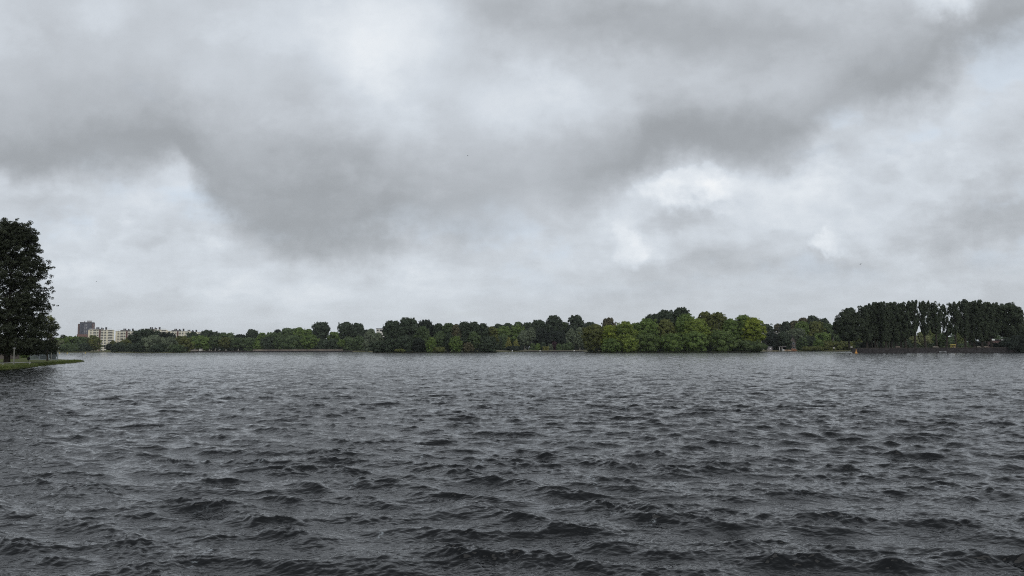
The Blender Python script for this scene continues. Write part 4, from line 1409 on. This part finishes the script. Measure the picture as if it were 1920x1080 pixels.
def apartment_block(px0, px1, ytop, d, label, proto=None):
    s = d / F
    if proto is not None:
        r = proto.copy()
        COL.objects.link(r)
        r.location = (gx((px0 + px1) / 2, d), d, at(px0, ytop, d).z - BLK_H)
        face(r)
        r['label'] = label
        for ch in proto.children:
            c = ch.copy()
            COL.objects.link(c)
            c.parent = r
            for g in ch.children:
                e = g.copy()
                COL.objects.link(e)
                e.parent = c
        return r
    W = (px1 - px0) * s
    Htop = at(px0, ytop, d).z
    root = empty('apartment_block', (gx((px0 + px1) / 2, d), d, Htop - BLK_H))
    tag(root, label, 'building', 'cream apartment blocks on the far bank')
    face(root)
    x0, x1 = -W / 2, W / 2

    def X(p):                      # position across the front, 0..49 px of the original
        return x0 + W * (p - 164) / (213 - 164)
    # front wall is y = 0; storeys of 2.8 m
    w = MB().box(x0, x1, 0.25, 13, 0, BLK_H)
    w.build('wall', M['cream'], root)
    fl = BLK_H / BLK_N
    sl_ = MB()
    for k in range(BLK_N + 1):     # white floor bands
        z = k * fl - 0.28
        sl_.box(X(168), X(184.3), -0.25, 0.248, max(z, 0), z + 0.56 + 0.5)
        sl_.box(X(187.6), X(212), -0.25, 0.248, max(z, 0), z + 0.56 + 0.5)
    sl_.build('balcony_band', M['balcony'], root)
    wins = {}
    for k in range(BLK_N):
        z = k * fl + 1.0
        for a, b in ((168.2, 170.4), (173.8, 179.2), (180.4, 183.3), (188, 192.3), (194.6, 197.6), (201.5, 209.8)):
            key = (a, b)
            if key not in wins:
                wins[key] = MB().box(X(a), X(b), 0.10, 0.247, 0, fl - 1.15).mesh('window', M['window'])
            link('window', wins[key], root, (0, 0, z))
    MB().box(X(184.5), X(187.4), -0.5, 0.246, 0, BLK_H + 0.3).build('stair_panel', M['stair'], root)
    rf = MB().box(x0 - 0.3, x1 + 0.3, -0.1, 13.3, BLK_H + 0.002, BLK_H + 0.5).build('roof', M['balcony'], root)
    for a, b, h, n_ in ((179, 181.6, 4.4, 0), (182.2, 184.8, 4.4, 0), (188, 190.5, 3.9, 0), (190.9, 193, 3.0, 0), (195.8, 199.4, 4.6, 0), (173.5, 179, 1.9, 0)):
        MB().box(X(a), X(b), 2.0, 7.5, BLK_H + 0.503, BLK_H + 0.5 + h, 0.12).build('roof_hut', M['roofdark'], rf)
    MB().box(X(179.2), X(193.2), 3.0, 6.5, BLK_H + 0.504, BLK_H + 2.2).build('roof_screen', M['roofdark'], rf)
    for a, b in ((166.5, 173), (200.5, 208.5)):
        rl = MB()
        rl.box(X(a), X(b), 1.9, 2.1, BLK_H + 2.5, BLK_H + 2.75)
        for q in (a, (a + b) / 2, b):
            rl.box(X(q) - .14, X(q) + .14, 1.92, 2.08, BLK_H + 0.5, BLK_H + 2.49)
        rl.build('railing', M['railing'], rf)
    return root


BLK_N = 13
BLK_H = BLK_N * 2.75
A = apartment_block(164, 213, 619, 1270, 'cream apartment block in front of the brown tower, seen from roof to foot')
apartment_block(214.5, 263.5, 621.3, 1330, 'cream apartment block just past the gap from the first one', A)
apartment_block(265, 313, 618.8, 1290, 'cream apartment block with the highest roof, mostly behind the dark domed tree', A)
apartment_block(312, 357, 621.4, 1370, 'cream apartment block showing only four storeys above the pale willows', A)
apartment_block(337, 381, 623.2, 1440, 'farthest cream apartment block, only its roof and a corner showing', A)


def tower():
    d = 1500
    s = d / F
    zt = at(160, 605, d).z
    root = empty('tower_block', (gx(160, d), d, 0))
    tag(root, 'tall dark slate and brown tower block with a pale box on its roof', 'building')
    face(root)

    def X(p):
        return (p - 160) * s
    MB().box(X(147.8), X(176), 0, 22, 0, zt).build('wall', M['slate'], root)
    MB().box(X(144.2), X(147.79), 1.5, 20, 0, zt - 2.5).build('side_wing', M['umber'], root)
    MB().box(X(170.5), X(175.9), -0.6, -0.003, 0, zt - 1.4).build('brown_bay', M['umber'], root)
    MB().box(X(143), X(163), -9, -0.61, 0, at(150, 627, d).z).build('brick_wing', M['brick'], root)
    nfl = int(zt / 2.9)
    wa = MB().box(X(156.6), X(158.2), -0.18, -0.004, 0, 1.35).mesh('window', M['greypanel'])
    wb = MB().box(X(159.6), X(161.6), -0.18, -0.004, 0, 1.1).mesh('window', M['greypanel'])
    wc = MB().box(X(172.6), X(173.6), -0.76, -0.603, 0, 1.6).mesh('window', M['greypanel'])
    wd = MB().box(X(151), X(154.6), -0.14, -0.004, 0, 1.2).mesh('window', M['window'])
    for k in range(nfl):
        z = k * 2.9 + 0.9
        if z < at(150, 628, d).z:
            continue
        for me in (wa, wb, wc, wd):
            link('window', me, root, (0, 0, z))
    rf = MB().box(X(147.6), X(175.4), -0.2, 22.2, zt + .002, zt + 0.9).build('roof', M['roofdark'], root)
    MB().box(X(161), X(170.3), 4, 14, zt + 0.903, zt + 4.4, .1).build('lift_house', M['greypanel'], rf)
    MB().box(X(155.5), X(157.6), 6, 9, zt + 0.904, zt + 3.4, .1).build('roof_hut', M['greypanel'], rf)
    return root


tower()


def plain_block(name, px0, px1, ytop, d, depth, wallm, roofm, label, storeys, cols, ybase=657.0, z0=0.6):
    s = d / F
    cx_ = (px0 + px1) / 2
    zt = at(cx_, ytop, d).z - z0
    root = empty(name, (gx(cx_, d), d, z0))
    tag(root, label, 'building')
    face(root)
    w2 = (px1 - px0) * s / 2
    MB().box(-w2, w2, 0, depth, 0, zt).build('wall', wallm, root)
    MB().box(-w2 - .3, w2 + .3, -.4, depth + .3, zt + .002, zt + .5).build('roof', roofm, root)
    cw = 2 * w2 / cols
    me = MB().box(-cw * .34, cw * .34, -0.08, -0.003, 0, zt / storeys * .45).mesh('window', M['window'])
    for k in range(storeys):
        for c in range(cols):
            link('window', me, root, (-w2 + cw * (c + .5), 0, zt / storeys * (k + .32)))
    return root


plain_block('office_block', 86, 95.5, 625.5, 1150, 16, M['greypanel'], M['offwhite'], 'small grey block peeping out beside the big dark lawn tree', 9, 3)
plain_block('brick_house', 95.8, 106, 633.2, 1130, 14, M['umber'], M['roofdark'], 'low brown brick block next to the small grey one on the far bank', 6, 3)
plain_block('flat_roofed_block', 705, 722, 616.5, 840, 12, M['offwhite'], M['roofdark'], 'pale flat roofed block peeping over trees beside the dark island', 6, 3)

# white hall behind the bay
d = 645
s = d / F
zt = at(1460, 623, d).z - .6
hall = empty('white_hall', (gx(1458, d), d, .6))
tag(hall, 'long white hall with a flat dark roof edge behind the bay trees', 'building')
MB().box(-22 * s, 22 * s, 0, 14, 0, zt).build('wall', M['offwhite'], hall)
MB().box(-23 * s, 22.6 * s, -.8, 14.5, zt + .002, zt + .45).build('roof', M['roofdark'], hall)
me_ = MB().box(-1.6, 1.6, -.07, -.003, 0, 1.5).mesh('window', M['window'])
for k in range(6):
    link('window', me_, hall, (-22 * s + 44 * s * (k + .5) / 6, 0, 3.0))

# old brown house with a gable
d = 566
s = d / F
hz = at(1488, 640, d).z - .7
ridge = at(1488, 630, d).z - .7
hs_ = empty('gabled_house', (gx(1486, d), d, .7))
tag(hs_, 'old brown gabled house among the trees behind the orange sand heap', 'house')
MB().prism([(-6 * s, 0), (6 * s, 0), (6 * s, hz), (0, ridge), (-6 * s, hz)], 0, 9).build('wall', M['hutbrown'], hs_)
rm = MB()
for sg in (-1, 1):
    rm.prism([(0, ridge + .03), (sg * 6.7 * s, hz - .55), (sg * 6.7 * s, hz - .2), (0, ridge + .42)], -.5, 9.4)
rm.build('roof', M['roofdark'], hs_)
for x_, z_ in ((2.4, 4.2), (-2.4, 4.2), (2.4, 1.2), (-2.4, 1.2)):
    fw = MB().box(x_ * s - .75, x_ * s + .75, -.09, -.003, z_, z_ + 1.7).build('window', M['greypanel'], hs_)
    MB().box(x_ * s - .6, x_ * s + .6, -.13, -.093, z_ + .14, z_ + 1.56).build('pane', M['window'], fw)

# villa behind the poplars
d = 415
s = d / F
vl = empty('villa', (gx(1871, d), d, 1.8))
tag(vl, 'dark brick villa with bright white eaves glimpsed behind the poplars', 'house')
v1 = at(1871, 636, d).z - 1.8
v2 = at(1871, 626, d).z - 1.8
MB().box(-13 * s, 13 * s, 0, 8, 0, v1 - .7).build('wall', M['umber'], vl)
MB().box(-14 * s, -7.4 * s, -1.2, 8.4, v1 - .69, v1).build('eaves', M['white'], vl)
MB().box(6.2 * s, 10.6 * s, -1.2, 8.4, v1 - .69, v1 - .05).build('eaves', M['white'], vl)
MB().box(-7.39 * s, 6.19 * s, -.4, 8.4, v1 - .69, v1 - .1).build('eaves', M['roofdark'], vl)
MB().box(-12.4 * s, -6 * s, 1, 7.4, v1 + .003, v2 - .4).build('upper_wall', M['slate'], vl)
MB().box(-12.9 * s, -5.6 * s, .4, 7.8, v2 - .397, v2).build('roof', M['offwhite'], vl)
for k in range(5):
    fw = MB().box((-11 + 5 * k) * s - .6, (-11 + 5 * k) * s + .6, -.09, -.003, .9, 2.5).build('window', M['white'], vl)
    MB().box((-11 + 5 * k) * s - .48, (-11 + 5 * k) * s + .48, -.13, -.093, 1.0, 2.4).build('pane', M['window'], fw)

# grey hut with a white board, bay shore
d = 527
s = d / F
ht = empty('hut', (gx(1444.5, d), d, .55))
tag(ht, 'grey boarded hut with a white notice on its front', 'hut')
hh_ = at(1444, 650.5, d).z - .55
MB().prism([(-3.6 * s, 0), (3.6 * s, 0), (3.4 * s, hh_ * .92), (-3.4 * s, hh_ * .92)], 0, 2.4).build('wall', M['hutgrey'], ht)
MB().prism([(-3.9 * s, hh_ * .925), (3.9 * s, hh_ * .925), (3.5 * s, hh_ * 1.06), (-3.5 * s, hh_ * 1.06)], -.2, 2.6).build('roof', M['greypanel'], ht)
MB().box(-1.2 * s, 1.2 * s, -.06, -.003, hh_ * .48, hh_ * .72).build('notice_board', M['white'], ht)

# open black shelter
sh = empty('open_shelter', (gx(1468, d), d, .55))
tag(sh, 'open black shelter with a pale corner post on the bay shore', 'shelter')
MB().box(-6 * s, 6 * s, 2.3, 2.5, 0, hh_).build('back_panel', M['black'], sh)
MB().box(5.8 * s, 6.1 * s, .1, 2.29, 0, hh_).build('side_panel', M['black'], sh)
MB().box(-6.4 * s, 6.4 * s, -.1, 2.7, hh_ + .002, hh_ + .3).build('roof', M['hutgrey'], sh)
for x_ in (-5.9, -1.5):
    MB().box(x_ * s - .14, x_ * s + .14, 0.1, .38, 0, hh_).build('post', M['offwhite'], sh)
pu = MB().prism([(-.9, 0), (.9, 0), (.75, .5), (-.2, .72), (-.85, .45)], -.5, .5)
tag(pu.build('white_dinghy', M['white'], None, (gx(1469, d - 1.2), d - 1.2, .56)), 'small white upturned dinghy before the open black shelter', 'boat')


def heap(px, d, w, h, z, mat, name, label, cat, seed):
    rng = random.Random(seed)
    bm = bmesh.new()
    bmesh.ops.create_icosphere(bm, subdivisions=4, radius=1)
    from mathutils import noise as mn
    for v in bm.verts:
        n_ = mn.fractal(v.co * 1.6 + Vector((seed, 0, 0)), 0.8, 2.1, 4)
        v.co *= 1 + .28 * n_
        v.co.x *= w / 2
        v.co.y *= w / 3
        v.co.z = max(v.co.z, -.12) * h
    me = bpy.data.meshes.new(name)
    bm.to_mesh(me)
    bm.free()
    me.materials.append(mat)
    o = link(name, me, None, (gx(px, d), d, z))
    return tag(o, label, cat)


heap(1488, 525, 4.0, 1.5, .5, M['orange'], 'sand_heap', 'orange red heap of sand on the bay shore below the brown house', 'sand heap', 2)
heap(1477, 523.5, 5.0, .7, .45, M['sand'], 'sand_heap', 'paler low heap of sand beside the orange one', 'sand heap', 5)
heap(1439, 526, 1.6, 1.1, .5, M['stone'], 'rubble_heap', 'pale heap of rubble between the island and the grey hut', 'rubble', 8)

# white figures and boards on the bay shore
for px, py0, py1, lab in ((1511.5, 651, 655, 'white board on legs under the rounded tree of the bay'), (1531.5, 650.5, 655, 'narrow white post board below the bright bay bush')):
    d = 523
    z0 = .45
    zt_ = at(px, py0, d).z
    r_ = empty('shore_board', (gx(px, d), d, z0))
    tag(r_, lab, 'sign')
    MB().box(-.42, .42, 0, .06, (zt_ - z0) * .42, zt_ - z0).build('board', M['white'], r_)
    for x_ in (-.32, .32):
        MB().box(x_ - .05, x_ + .05, .061, .15, -.2, zt_ - z0).build('leg', M['hutgrey'], r_)

# posts with white boards standing in the water at the bay
for px, d, yt, yb, lab, w_ in ((1563.5, 505, 651.5, 659.5, 'dark post with a pale board standing in front of the bay bushes', .62), (1596.5, 430, 649.8, 653, 'post with a slanted white board at the corner of the quay', .62)):
    zt_ = at(px, yt, d).z
    r_ = empty('sign_post', (gx(px, d), d, 0))
    tag(r_, lab, 'sign')
    MB().tube([(0, 0, -.8), (0, 0, zt_ - .6)], [.22, .22], 8).build('post', M['black'], r_)
    MB().box(-w_, w_, -.05, .05, zt_ - .58, zt_).build('board', M['offwhite'], r_)

# lamp post over the bay bushes
d = 540
r_ = empty('street_lamp', (gx(1563.5, d), d, .6))
tag(r_, 'grey street lamp on a thin mast above the bay bushes', 'street lamp')
zt_ = at(1563, 632, d).z - .6
MB().tube([(0, 0, -.2), (0, 0, zt_ * .5), (0, 0, zt_)], [.2, .16, .12], 8).build('pole', M['railing'], r_)
MB().box(-.9, -.1, -.2, .2, zt_ * .62, zt_ * .86, .05).build('cabinet', M['hutbrown'], r_)
MB().box(-.35, .9, -.18, .18, zt_ - .02, zt_ + .16, .05).build('lamp_head', M['railing'], r_)


# ------------------------------------------------------------------ quays
def quay(name, pts, ztop, thick, label, cope=True, mat='wall', copem='coping', zc=.22, z0=-.8):
    """Wall along pts [(px, d)], with a coping."""
    P = [Vector((gx(px, d), d, 0)) for px, d in pts]
    root = empty(name, P[0])
    tag(root, label, 'quay wall')
    for part, zz0, zz1, off, mm in (('wall', z0, ztop - zc, 0, mat), ('coping', ztop - zc + .002, ztop, -.12, copem)):
        bm = bmesh.new()
        rows = []
        for i, p in enumerate(P):
            a, b = P[max(i - 1, 0)], P[min(i + 1, len(P) - 1)]
            t_ = (b - a).normalized()
            nrm = Vector((-t_.y, t_.x, 0))
            f_, k_ = p + nrm * off - P[0], p + nrm * thick - P[0]
            rows.append([bm.verts.new((f_.x, f_.y, zz0)), bm.verts.new((f_.x, f_.y, zz1)), bm.verts.new((k_.x, k_.y, zz1)), bm.verts.new((k_.x, k_.y, zz0))])
        for a, b in zip(rows, rows[1:]):
            for k in range(4):
                bm.faces.new((a[k], b[k], b[(k + 1) % 4], a[(k + 1) % 4]))
        bm.faces.new(rows[0])
        bm.faces.new(rows[-1][::-1])
        bmesh.ops.recalc_face_normals(bm, faces=bm.faces[:])
        me = bpy.data.meshes.new(part)
        bm.to_mesh(me)
        bm.free()
        me.materials.append(M[mm])
        link(part, me, root)
    return root


quay('quay_wall', [(1598, 345)] + [(p, 344 - (p - 1600) * .012) for p in range(1615, 1905, 12)] + [(1915, 340.2), (1960, 338.5), (2100, 334)], 2.24, 1.2, 'long dark stone quay wall under the row of poplars')
# ground behind the wall at its height
bm = bmesh.new()
gp = [(gx(1598.2, 346.3), 346.3), (gx(1760, 344.2), 344.2), (gx(1915, 341.7), 341.7), (gx(2100, 336), 336), (gx(2300, 430), 430), (gx(1900, 520), 520), (gx(1605, 480), 480)]
top_ = [bm.verts.new((x, y, 2.0)) for x, y in gp]
bot_ = [bm.verts.new((x, y, -.5)) for x, y in gp]
bm.faces.new(top_)
for k in range(len(gp)):
    bm.faces.new((top_[k], bot_[k], bot_[(k + 1) % len(gp)], top_[(k + 1) % len(gp)]))
bmesh.ops.recalc_face_normals(bm, faces=bm.faces[:])
me = bpy.data.meshes.new('quay_ground')
bm.to_mesh(me)
bm.free()
me.materials.append(M['ground'])
tag(link('quay_ground', me), 'raised ground behind the dark quay wall', 'ground', kind='structure')

quay('quay_wall', [(355, 688)] + [(p, 690) for p in range(370, 700, 15)], 1.15, 2.0, 'low dark quay edge below the wood beside the wooded point')
quay('parapet_wall', [(474, 693), (520, 693), (580, 693), (643, 693)], 2.35, .5, 'pale beige parapet along the quay wood', mat='beige', copem='beige', zc=.3, z0=.8)

# park shore path
d0 = 604.5
bm = bmesh.new()
pp = [(925, 607), (960, 606), (1000, 606), (1050, 606), (1092, 606), (1140, 602)]
lo = [bm.verts.new((gx(p, d), d, .60)) for p, d in pp]
hi_ = [bm.verts.new((gx(p, d + 12), d + 12, 1.25)) for p, d in pp]
for k in range(len(pp) - 1):
    bm.faces.new((lo[k], lo[k + 1], hi_[k + 1], hi_[k]))
me = bpy.data.meshes.new('path')
bm.to_mesh(me)
bm.free()
me.materials.append(M['path'])
tag(link('path', me), 'pale dry bank along the park shore', 'path', kind='structure')
quay('bank_edge', [(940, 604), (1000, 603.6), (1060, 603.6), (1094, 603.8)], .55, .6, 'low dark timber edge of the park shore', zc=.15)
for px, lab in ((960.5, 'white marker ball at the park shore below the pointed conifer'), (1012.5, 'white marker ball at the park shore below the clipped bushes'), (1076.5, 'white marker ball at the park shore nearest the bright island')):
    MBo = MB().lathe([(.05, -.6), (.12, 0), (.34, .12), (.46, .42), (.34, .72), (.10, .86), (.06, 1.0)], sides=12)
    tag(MBo.build('marker_buoy', M['white'], None, (gx(px, 602.5), 602.5, .15)), lab, 'buoy', 'white balls along the park shore')

# far quay tip: cabin, rubble, bollards
d = 690
s = d / F
cb_ = empty('quay_cabin', (gx(374, d), d + 1.5, 1.15))
tag(cb_, 'small white cabin standing near the tip of the far quay', 'cabin')
MB().box(-2.1 * s, 2.1 * s, 0, 2.2, 0, 1.6).build('wall', M['offwhite'], cb_)
MB().box(-2.4 * s, 2.4 * s, -.15, 2.35, 1.603, 1.85).build('roof', M['white'], cb_)
MB().box(-.4, .4, -.05, -.003, .5, 1.3).build('window', M['window'], cb_)
heap(363.5, 689, 5.2, 1.3, 1.0, M['stone'], 'rubble_heap', 'grey rubble on the tip of the far quay', 'rubble', 11)
heap(369, 691.5, 3.0, 1.3, 1.1, M['beige'], 'rubble_heap', 'brownish heap between the rubble and the white cabin', 'rubble', 14)
mp_ = empty('mooring_mast', (gx(365.2, 690), 690.6, 1.1))
tag(mp_, 'short grey mast rising from the tip of the far quay', 'mast')
MB().tube([(0, 0, -.2), (0, 0, 3.1)], [.18, .14], 8).build('pole', M['railing'], mp_)
MB().box(-.5, .5, -.2, .2, .6, 1.3, .04).build('cabinet', M['greypanel'], mp_)
for px, h_, lab in ((379.5, 1.7, 'pale stone bollard just past the white cabin'), (392, 1.9, 'pale bollard at the foot of the first pale trunk'), (396, 1.0, 'low pale bollard right after the first pale trunk'),
                    (403, 2.1, 'tallest pale bollard by the tallest pale trunk'), (410, 1.0, 'low pale bollard after the tallest one'), (423.3, 1.7, 'pale bollard at the second short trunk'), (446.5, 2.0, 'pale bollard at the trunk where the parapet begins')):
    tag(MB().lathe([(.55, 0), (.5, h_ * .3), (.32, h_ * .7), (.36, h_ * .9), (.2, h_)], sides=10).build('bollard', M['stone'], None, (gx(px, 690), 690.8, 1.14)), lab, 'bollard', 'pale bollards on the far quay')

# ------------------------------------------------------------------ boats and buoys
d = 341.2
rb = empty('rowing_boat', (gx(1768, d), d, .05))
tag(rb, 'weathered white rowing boat lying along the dark quay wall', 'boat')


def hull_mesh(L, B, Hh):
    bm = bmesh.new()
    st = 13
    rows = []
    for i in range(st):
        f = i / (st - 1) * 2 - 1
        b = B / 2 * (1 - abs(f) ** 2.6) ** .7 if f > 0 else B / 2 * (1 - .35 * abs(f) ** 3)
        b = max(b, .02)
        sh_ = Hh * (1 + .25 * f * f)
        rows.append([bm.verts.new((f * L / 2, y_, z_)) for y_, z_ in ((-b, sh_), (-b * .93, Hh * .45), (-b * .55, .02), (0, -.08), (b * .55, .02), (b * .93, Hh * .45), (b, sh_), (b * .86, sh_), (b * .5, Hh * .2), (-b * .5, Hh * .2), (-b * .86, sh_))])
    n_ = len(rows[0])
    for a, b in zip(rows, rows[1:]):
        for k in range(n_):
            bm.faces.new((a[k], b[k], b[(k + 1) % n_], a[(k + 1) % n_]))
    bm.faces.new(rows[0])
    bm.faces.new(rows[-1][::-1])
    bmesh.ops.recalc_face_normals(bm, faces=bm.faces[:])
    me = bpy.data.meshes.new('hull')
    bm.to_mesh(me)
    bm.free()
    me.materials.append(M['hullgrey'])
    return me


link('hull', hull_mesh(3.0, 1.2, .42), rb)
for x_ in (-.7, .3):
    MB().box(x_ - .13, x_ + .13, -.5, .5, .34, .38).build('seat', M['hutbrown'], rb)

d = 308
by = empty('buoy', (gx(1605, d), d, 0))
tag(by, 'yellow orange cone buoy floating off the quay corner', 'buoy')
MB().lathe([(.42, -.3), (.56, 0), (.56, .24), (.44, .36)], sides=20).build('float', M['yellow'], by)
MB().lathe([(.36, .362), (.16, 1.0), (.09, 1.3)], sides=16).build('cone', M['yellow'], by)
MB().lathe([(.04, 1.303), (.12, 1.36), (.15, 1.46), (.11, 1.58), (.03, 1.63)], sides=12).build('topmark', M['yellow'], by)
for px, py, lab in ((112, 663, 'small yellow buoy off the end of the metal fence'), (126, 663.2, 'small yellow buoy between the fence and the thin pole'), (160, 662.8, 'small yellow buoy before the first cream apartment block')):
    p = onwater(px, py)
    tag(MB().lathe([(.2, -.2), (.34, 0), (.34, .25), (.16, .5), (.07, .8), (.05, .82)], sides=12).build('marker_buoy', M['yellowdull'], None, (p.x, p.y, 0)), lab, 'buoy', 'small yellow buoys off the near lawn')
p = onwater(154, 670)
tag(MB().tube([(0, 0, -.8), (0, 0, .9), (.02, 0, 1.55)], [.045, .04, .03], 8).lathe([(.09, 1.2), (.1, 1.25), (.09, 1.32)]).build('water_pole', M['darkmetal'], None, (p.x, p.y, 0)), 'thin dark pole standing in the water off the lawn tip', 'pole')

# things on the poplar quay
d = 358
ph_ = empty('play_house', (gx(1788, d), d, 2.0))
tag(ph_, 'small yellow open frame with a roof on the quay under the poplars', 'play frame')
for x_ in (-.75, .75):
    for y_ in (0, 1.0):
        MB().box(x_ - .1, x_ + .1, y_ - .1, y_ + .1, 0, 1.6).build('post', M['yellowdull'], ph_)
MB().prism([(-1.1, 1.603), (1.1, 1.603), (.9, 1.9), (-.9, 1.9)], -.3, 1.3).build('roof', M['yellowdull'], ph_)
MB().prism([(-.1, .02), (1.2, .02), (-.1, 1.2)], -.28, -.12).build('slide', M['sand'], ph_)
for px, w_, lab, mm in ((1755, 2.6, 'pale stone bench on the quay beside the trunk above the boat', 'stone'), (1684, 2.0, 'pale stone block at the end of the poplar thicket', 'beige'), (1836, 1.7, 'grey bench on the quay before the black shrub', 'stone'),
                        (1850, 1.8, 'brown timber bench nearest the villa', 'beige')):
    bn_ = empty('park_bench', (gx(px, 347.6), 347.6, 2.0))
    tag(bn_, lab, 'bench')
    MB().box(-w_ / 2, w_ / 2, -.25, .25, .42, .56, .03).build('seat', M[mm], bn_)
    MB().box(-w_ / 2, w_ / 2, .26, .34, .45, .95, .03).build('backrest', M[mm], bn_)
    for x_ in (-.4, .4):
        MB().box(x_ * w_ - .09, x_ * w_ + .09, -.2, .2, 0, .418).build('leg', M[mm], bn_)

# ------------------------------------------------------------------ things on the near lawn
LZ = .45
d0 = 132.0
x0, x1 = gx(58, d0), gx(109, d0)
fe = empty('metal_fence', (x0, d0, LZ))
tag(fe, 'grey blue metal bar fence standing along the back of the near lawn', 'fence')
fh = at(80, 665, d0).z - LZ
L = x1 - x0
rails = MB()
for z_ in (.12, fh - .06):
    rails.box(0, L, -.02, .02, z_ - .025, z_ + .025)
rails.build('rail', M['metal'], fe)
bars = MB()
n_ = int(L / .17)
for k in range(n_ + 1):
    bars.box(k * L / n_ - .018, k * L / n_ + .018, -.019, .019, .02, fh)
o_ = bars.build('bar', M['metal'], fe)
o_['kind'] = 'stuff'
pm = MB().box(-.05, .05, -.05, .05, -.2, fh + .06).mesh('post', M['metal'])
for k in range(4):
    link('post', pm, fe, (k * L / 3, -.075, 0))
for px, py, d_, hd, lab in ((27, 682, 94, 653, 'pale lamp post on the lawn under the big dark tree'), (97, 676.5, 127, 652.5, 'pale lamp post in front of the metal fence'), (109.5, 664, 150, 652.5, 'thin lamp post just behind the end of the metal fence')):
    r_ = empty('lamp_post', (gx(px, d_), d_, LZ))
    tag(r_, lab, 'lamp post', 'lamp posts on the near lawn')
    h_ = at(px, hd, d_).z - LZ
    rr_ = .10 if px < 100 else .04
    MB().tube([(0, 0, -.2), (0, 0, .25), (0, 0, h_ - .06)], [rr_, rr_ * .8, rr_ * .7], 10).build('pole', M['lamppost'], r_)
    MB().lathe([(.05, h_ - .058), (.15, h_ - .04), (.20, h_), (.10, h_ + .05), (.03, h_ + .06)], sides=14).build('lamp_head', M['greypanel'], r_)
# low white rail
d1 = 100
r_ = empty('low_rail', (gx(57, d1), d1, LZ - .05))
tag(r_, 'low white rail running over the near lawn to a white end post', 'rail')
zr = at(57, 679.3, d1).z - (LZ - .05)
xe = gx(-120, 80) - gx(57, d1)
MB().tube([(0, 0, zr), (xe, 80 - d1, zr + .02)], [.045, .045], 8).build('rail', M['railwhite'], r_)
for f_ in (0, .33, .66, 1):
    MB().box(xe * f_ - .07, xe * f_ + .07, (80 - d1) * f_ - .07, (80 - d1) * f_ + .07, -.35, zr + (.06 if f_ == 0 else -.046)).build('post', M['railwhite'], r_)
# round dark sign
d1 = 112
r_ = empty('round_sign', (gx(55, d1), d1, LZ))
tag(r_, 'round black sign seen from behind on a short post by the fence', 'sign')
zc_ = at(55, 672.3, d1).z - LZ
MB().tube([(0, 0, -.2), (0, 0, zc_ - .2)], [.035, .035], 8).build('post', M['darkmetal'], r_)
bm = bmesh.new()
bmesh.ops.create_cone(bm, segments=28, radius1=.24, radius2=.24, depth=.05, cap_ends=True, matrix=Matrix.Translation((0, -.06, zc_)) @ Matrix.Rotation(R(90), 4, 'X'))
me = bpy.data.meshes.new('disc')
bm.to_mesh(me)
bm.free()
me.materials.append(M['black'])
link('disc', me, r_)
# brown shed partly under the tree
d1 = 150
r_ = empty('brick_shed', (gx(-8, d1), d1, LZ))
tag(r_, 'brown brick shed at the edge of the lawn under the big tree', 'shed')
hh2 = at(0, 652, d1).z - LZ
MB().box(-3.5, 2.2, 0, 4, 0, hh2).build('wall', M['hutbrown'], r_)
MB().prism([(-3.8, hh2 + .003), (2.5, hh2 + .003), (2.0, hh2 + .5), (-3.3, hh2 + .5)], -.3, 4.3).build('roof', M['roofdark'], r_)
MB().box(-1.0, 0, -.06, -.003, .02, 1.9).build('door', M['umber'], r_)


# ------------------------------------------------------------------ birds
def bird(px, py, d, span, roll, yaw, label):
    p = at(px, py, d)
    r_ = empty('bird', p)
    r_.rotation_euler = (0, roll, yaw)
    tag(r_, label, 'bird', 'birds in the sky')
    MB().lathe([(.01, -.26), (.05, -.16), (.08, 0), (.06, .12), (.035, .17), (.045, .22), (.01, .30)], sides=10).build('body', M['bird'], r_).rotation_euler = (R(-90), 0, 0)
    for sg in (-1, 1):
        bm = bmesh.new()
        pr_ = [(.03, .10, 0), (.45 * span, .16, .10), (span, -.08, .02), (.5 * span, -.06, .08), (.03, -.12, 0)]
        up_ = [bm.verts.new((sg * a, b, c + .012)) for a, b, c in pr_]
        dn_ = [bm.verts.new((sg * a, b, c - .006)) for a, b, c in pr_]
        bm.faces.new(up_)
        bm.faces.new(dn_[::-1])
        for k in range(5):
            bm.faces.new((up_[k], dn_[k], dn_[(k + 1) % 5], up_[(k + 1) % 5]))
        bmesh.ops.recalc_face_normals(bm, faces=bm.faces[:])
        me = bpy.data.meshes.new('wing')
        bm.to_mesh(me)
        bm.free()
        me.materials.append(M['bird'])
        link('wing', me, r_)


bird(1613.5, 495.5, 260, .55, R(-32), .4, 'bird flying over the bay, before the poplars')
bird(877, 292, 330, .45, R(20), 1.0, 'bird high in the cloud over the middle of the lake')
bird(181, 528, 330, .45, R(-10), 2.0, 'small bird low in the sky above the tower block')

# ------------------------------------------------------------------ haze
if HAZE > 0:
    hm = bpy.data.materials.new('haze_air')
    hm.use_nodes = True
    nt = hm.node_tree
    for nd in list(nt.nodes):
        if nd.type != 'OUTPUT_MATERIAL':
            nt.nodes.remove(nd)
    pv = nt.nodes.new('ShaderNodeVolumePrincipled')
    pv.inputs['Color'].default_value = (.86, .91, .97, 1)
    pv.inputs['Density'].default_value = HAZE
    pv.inputs['Anisotropy'].default_value = 0.0
    nt.links.new(pv.outputs[0], nt.nodes['Material Output'].inputs['Volume'])
    hz_ = MB().box(-11000, 11000, -11000, 11000, -2.0, 95.0).build('haze', hm)
    tag(hz_, 'thin pale air between the viewer and the far shore', 'haze', kind='stuff')
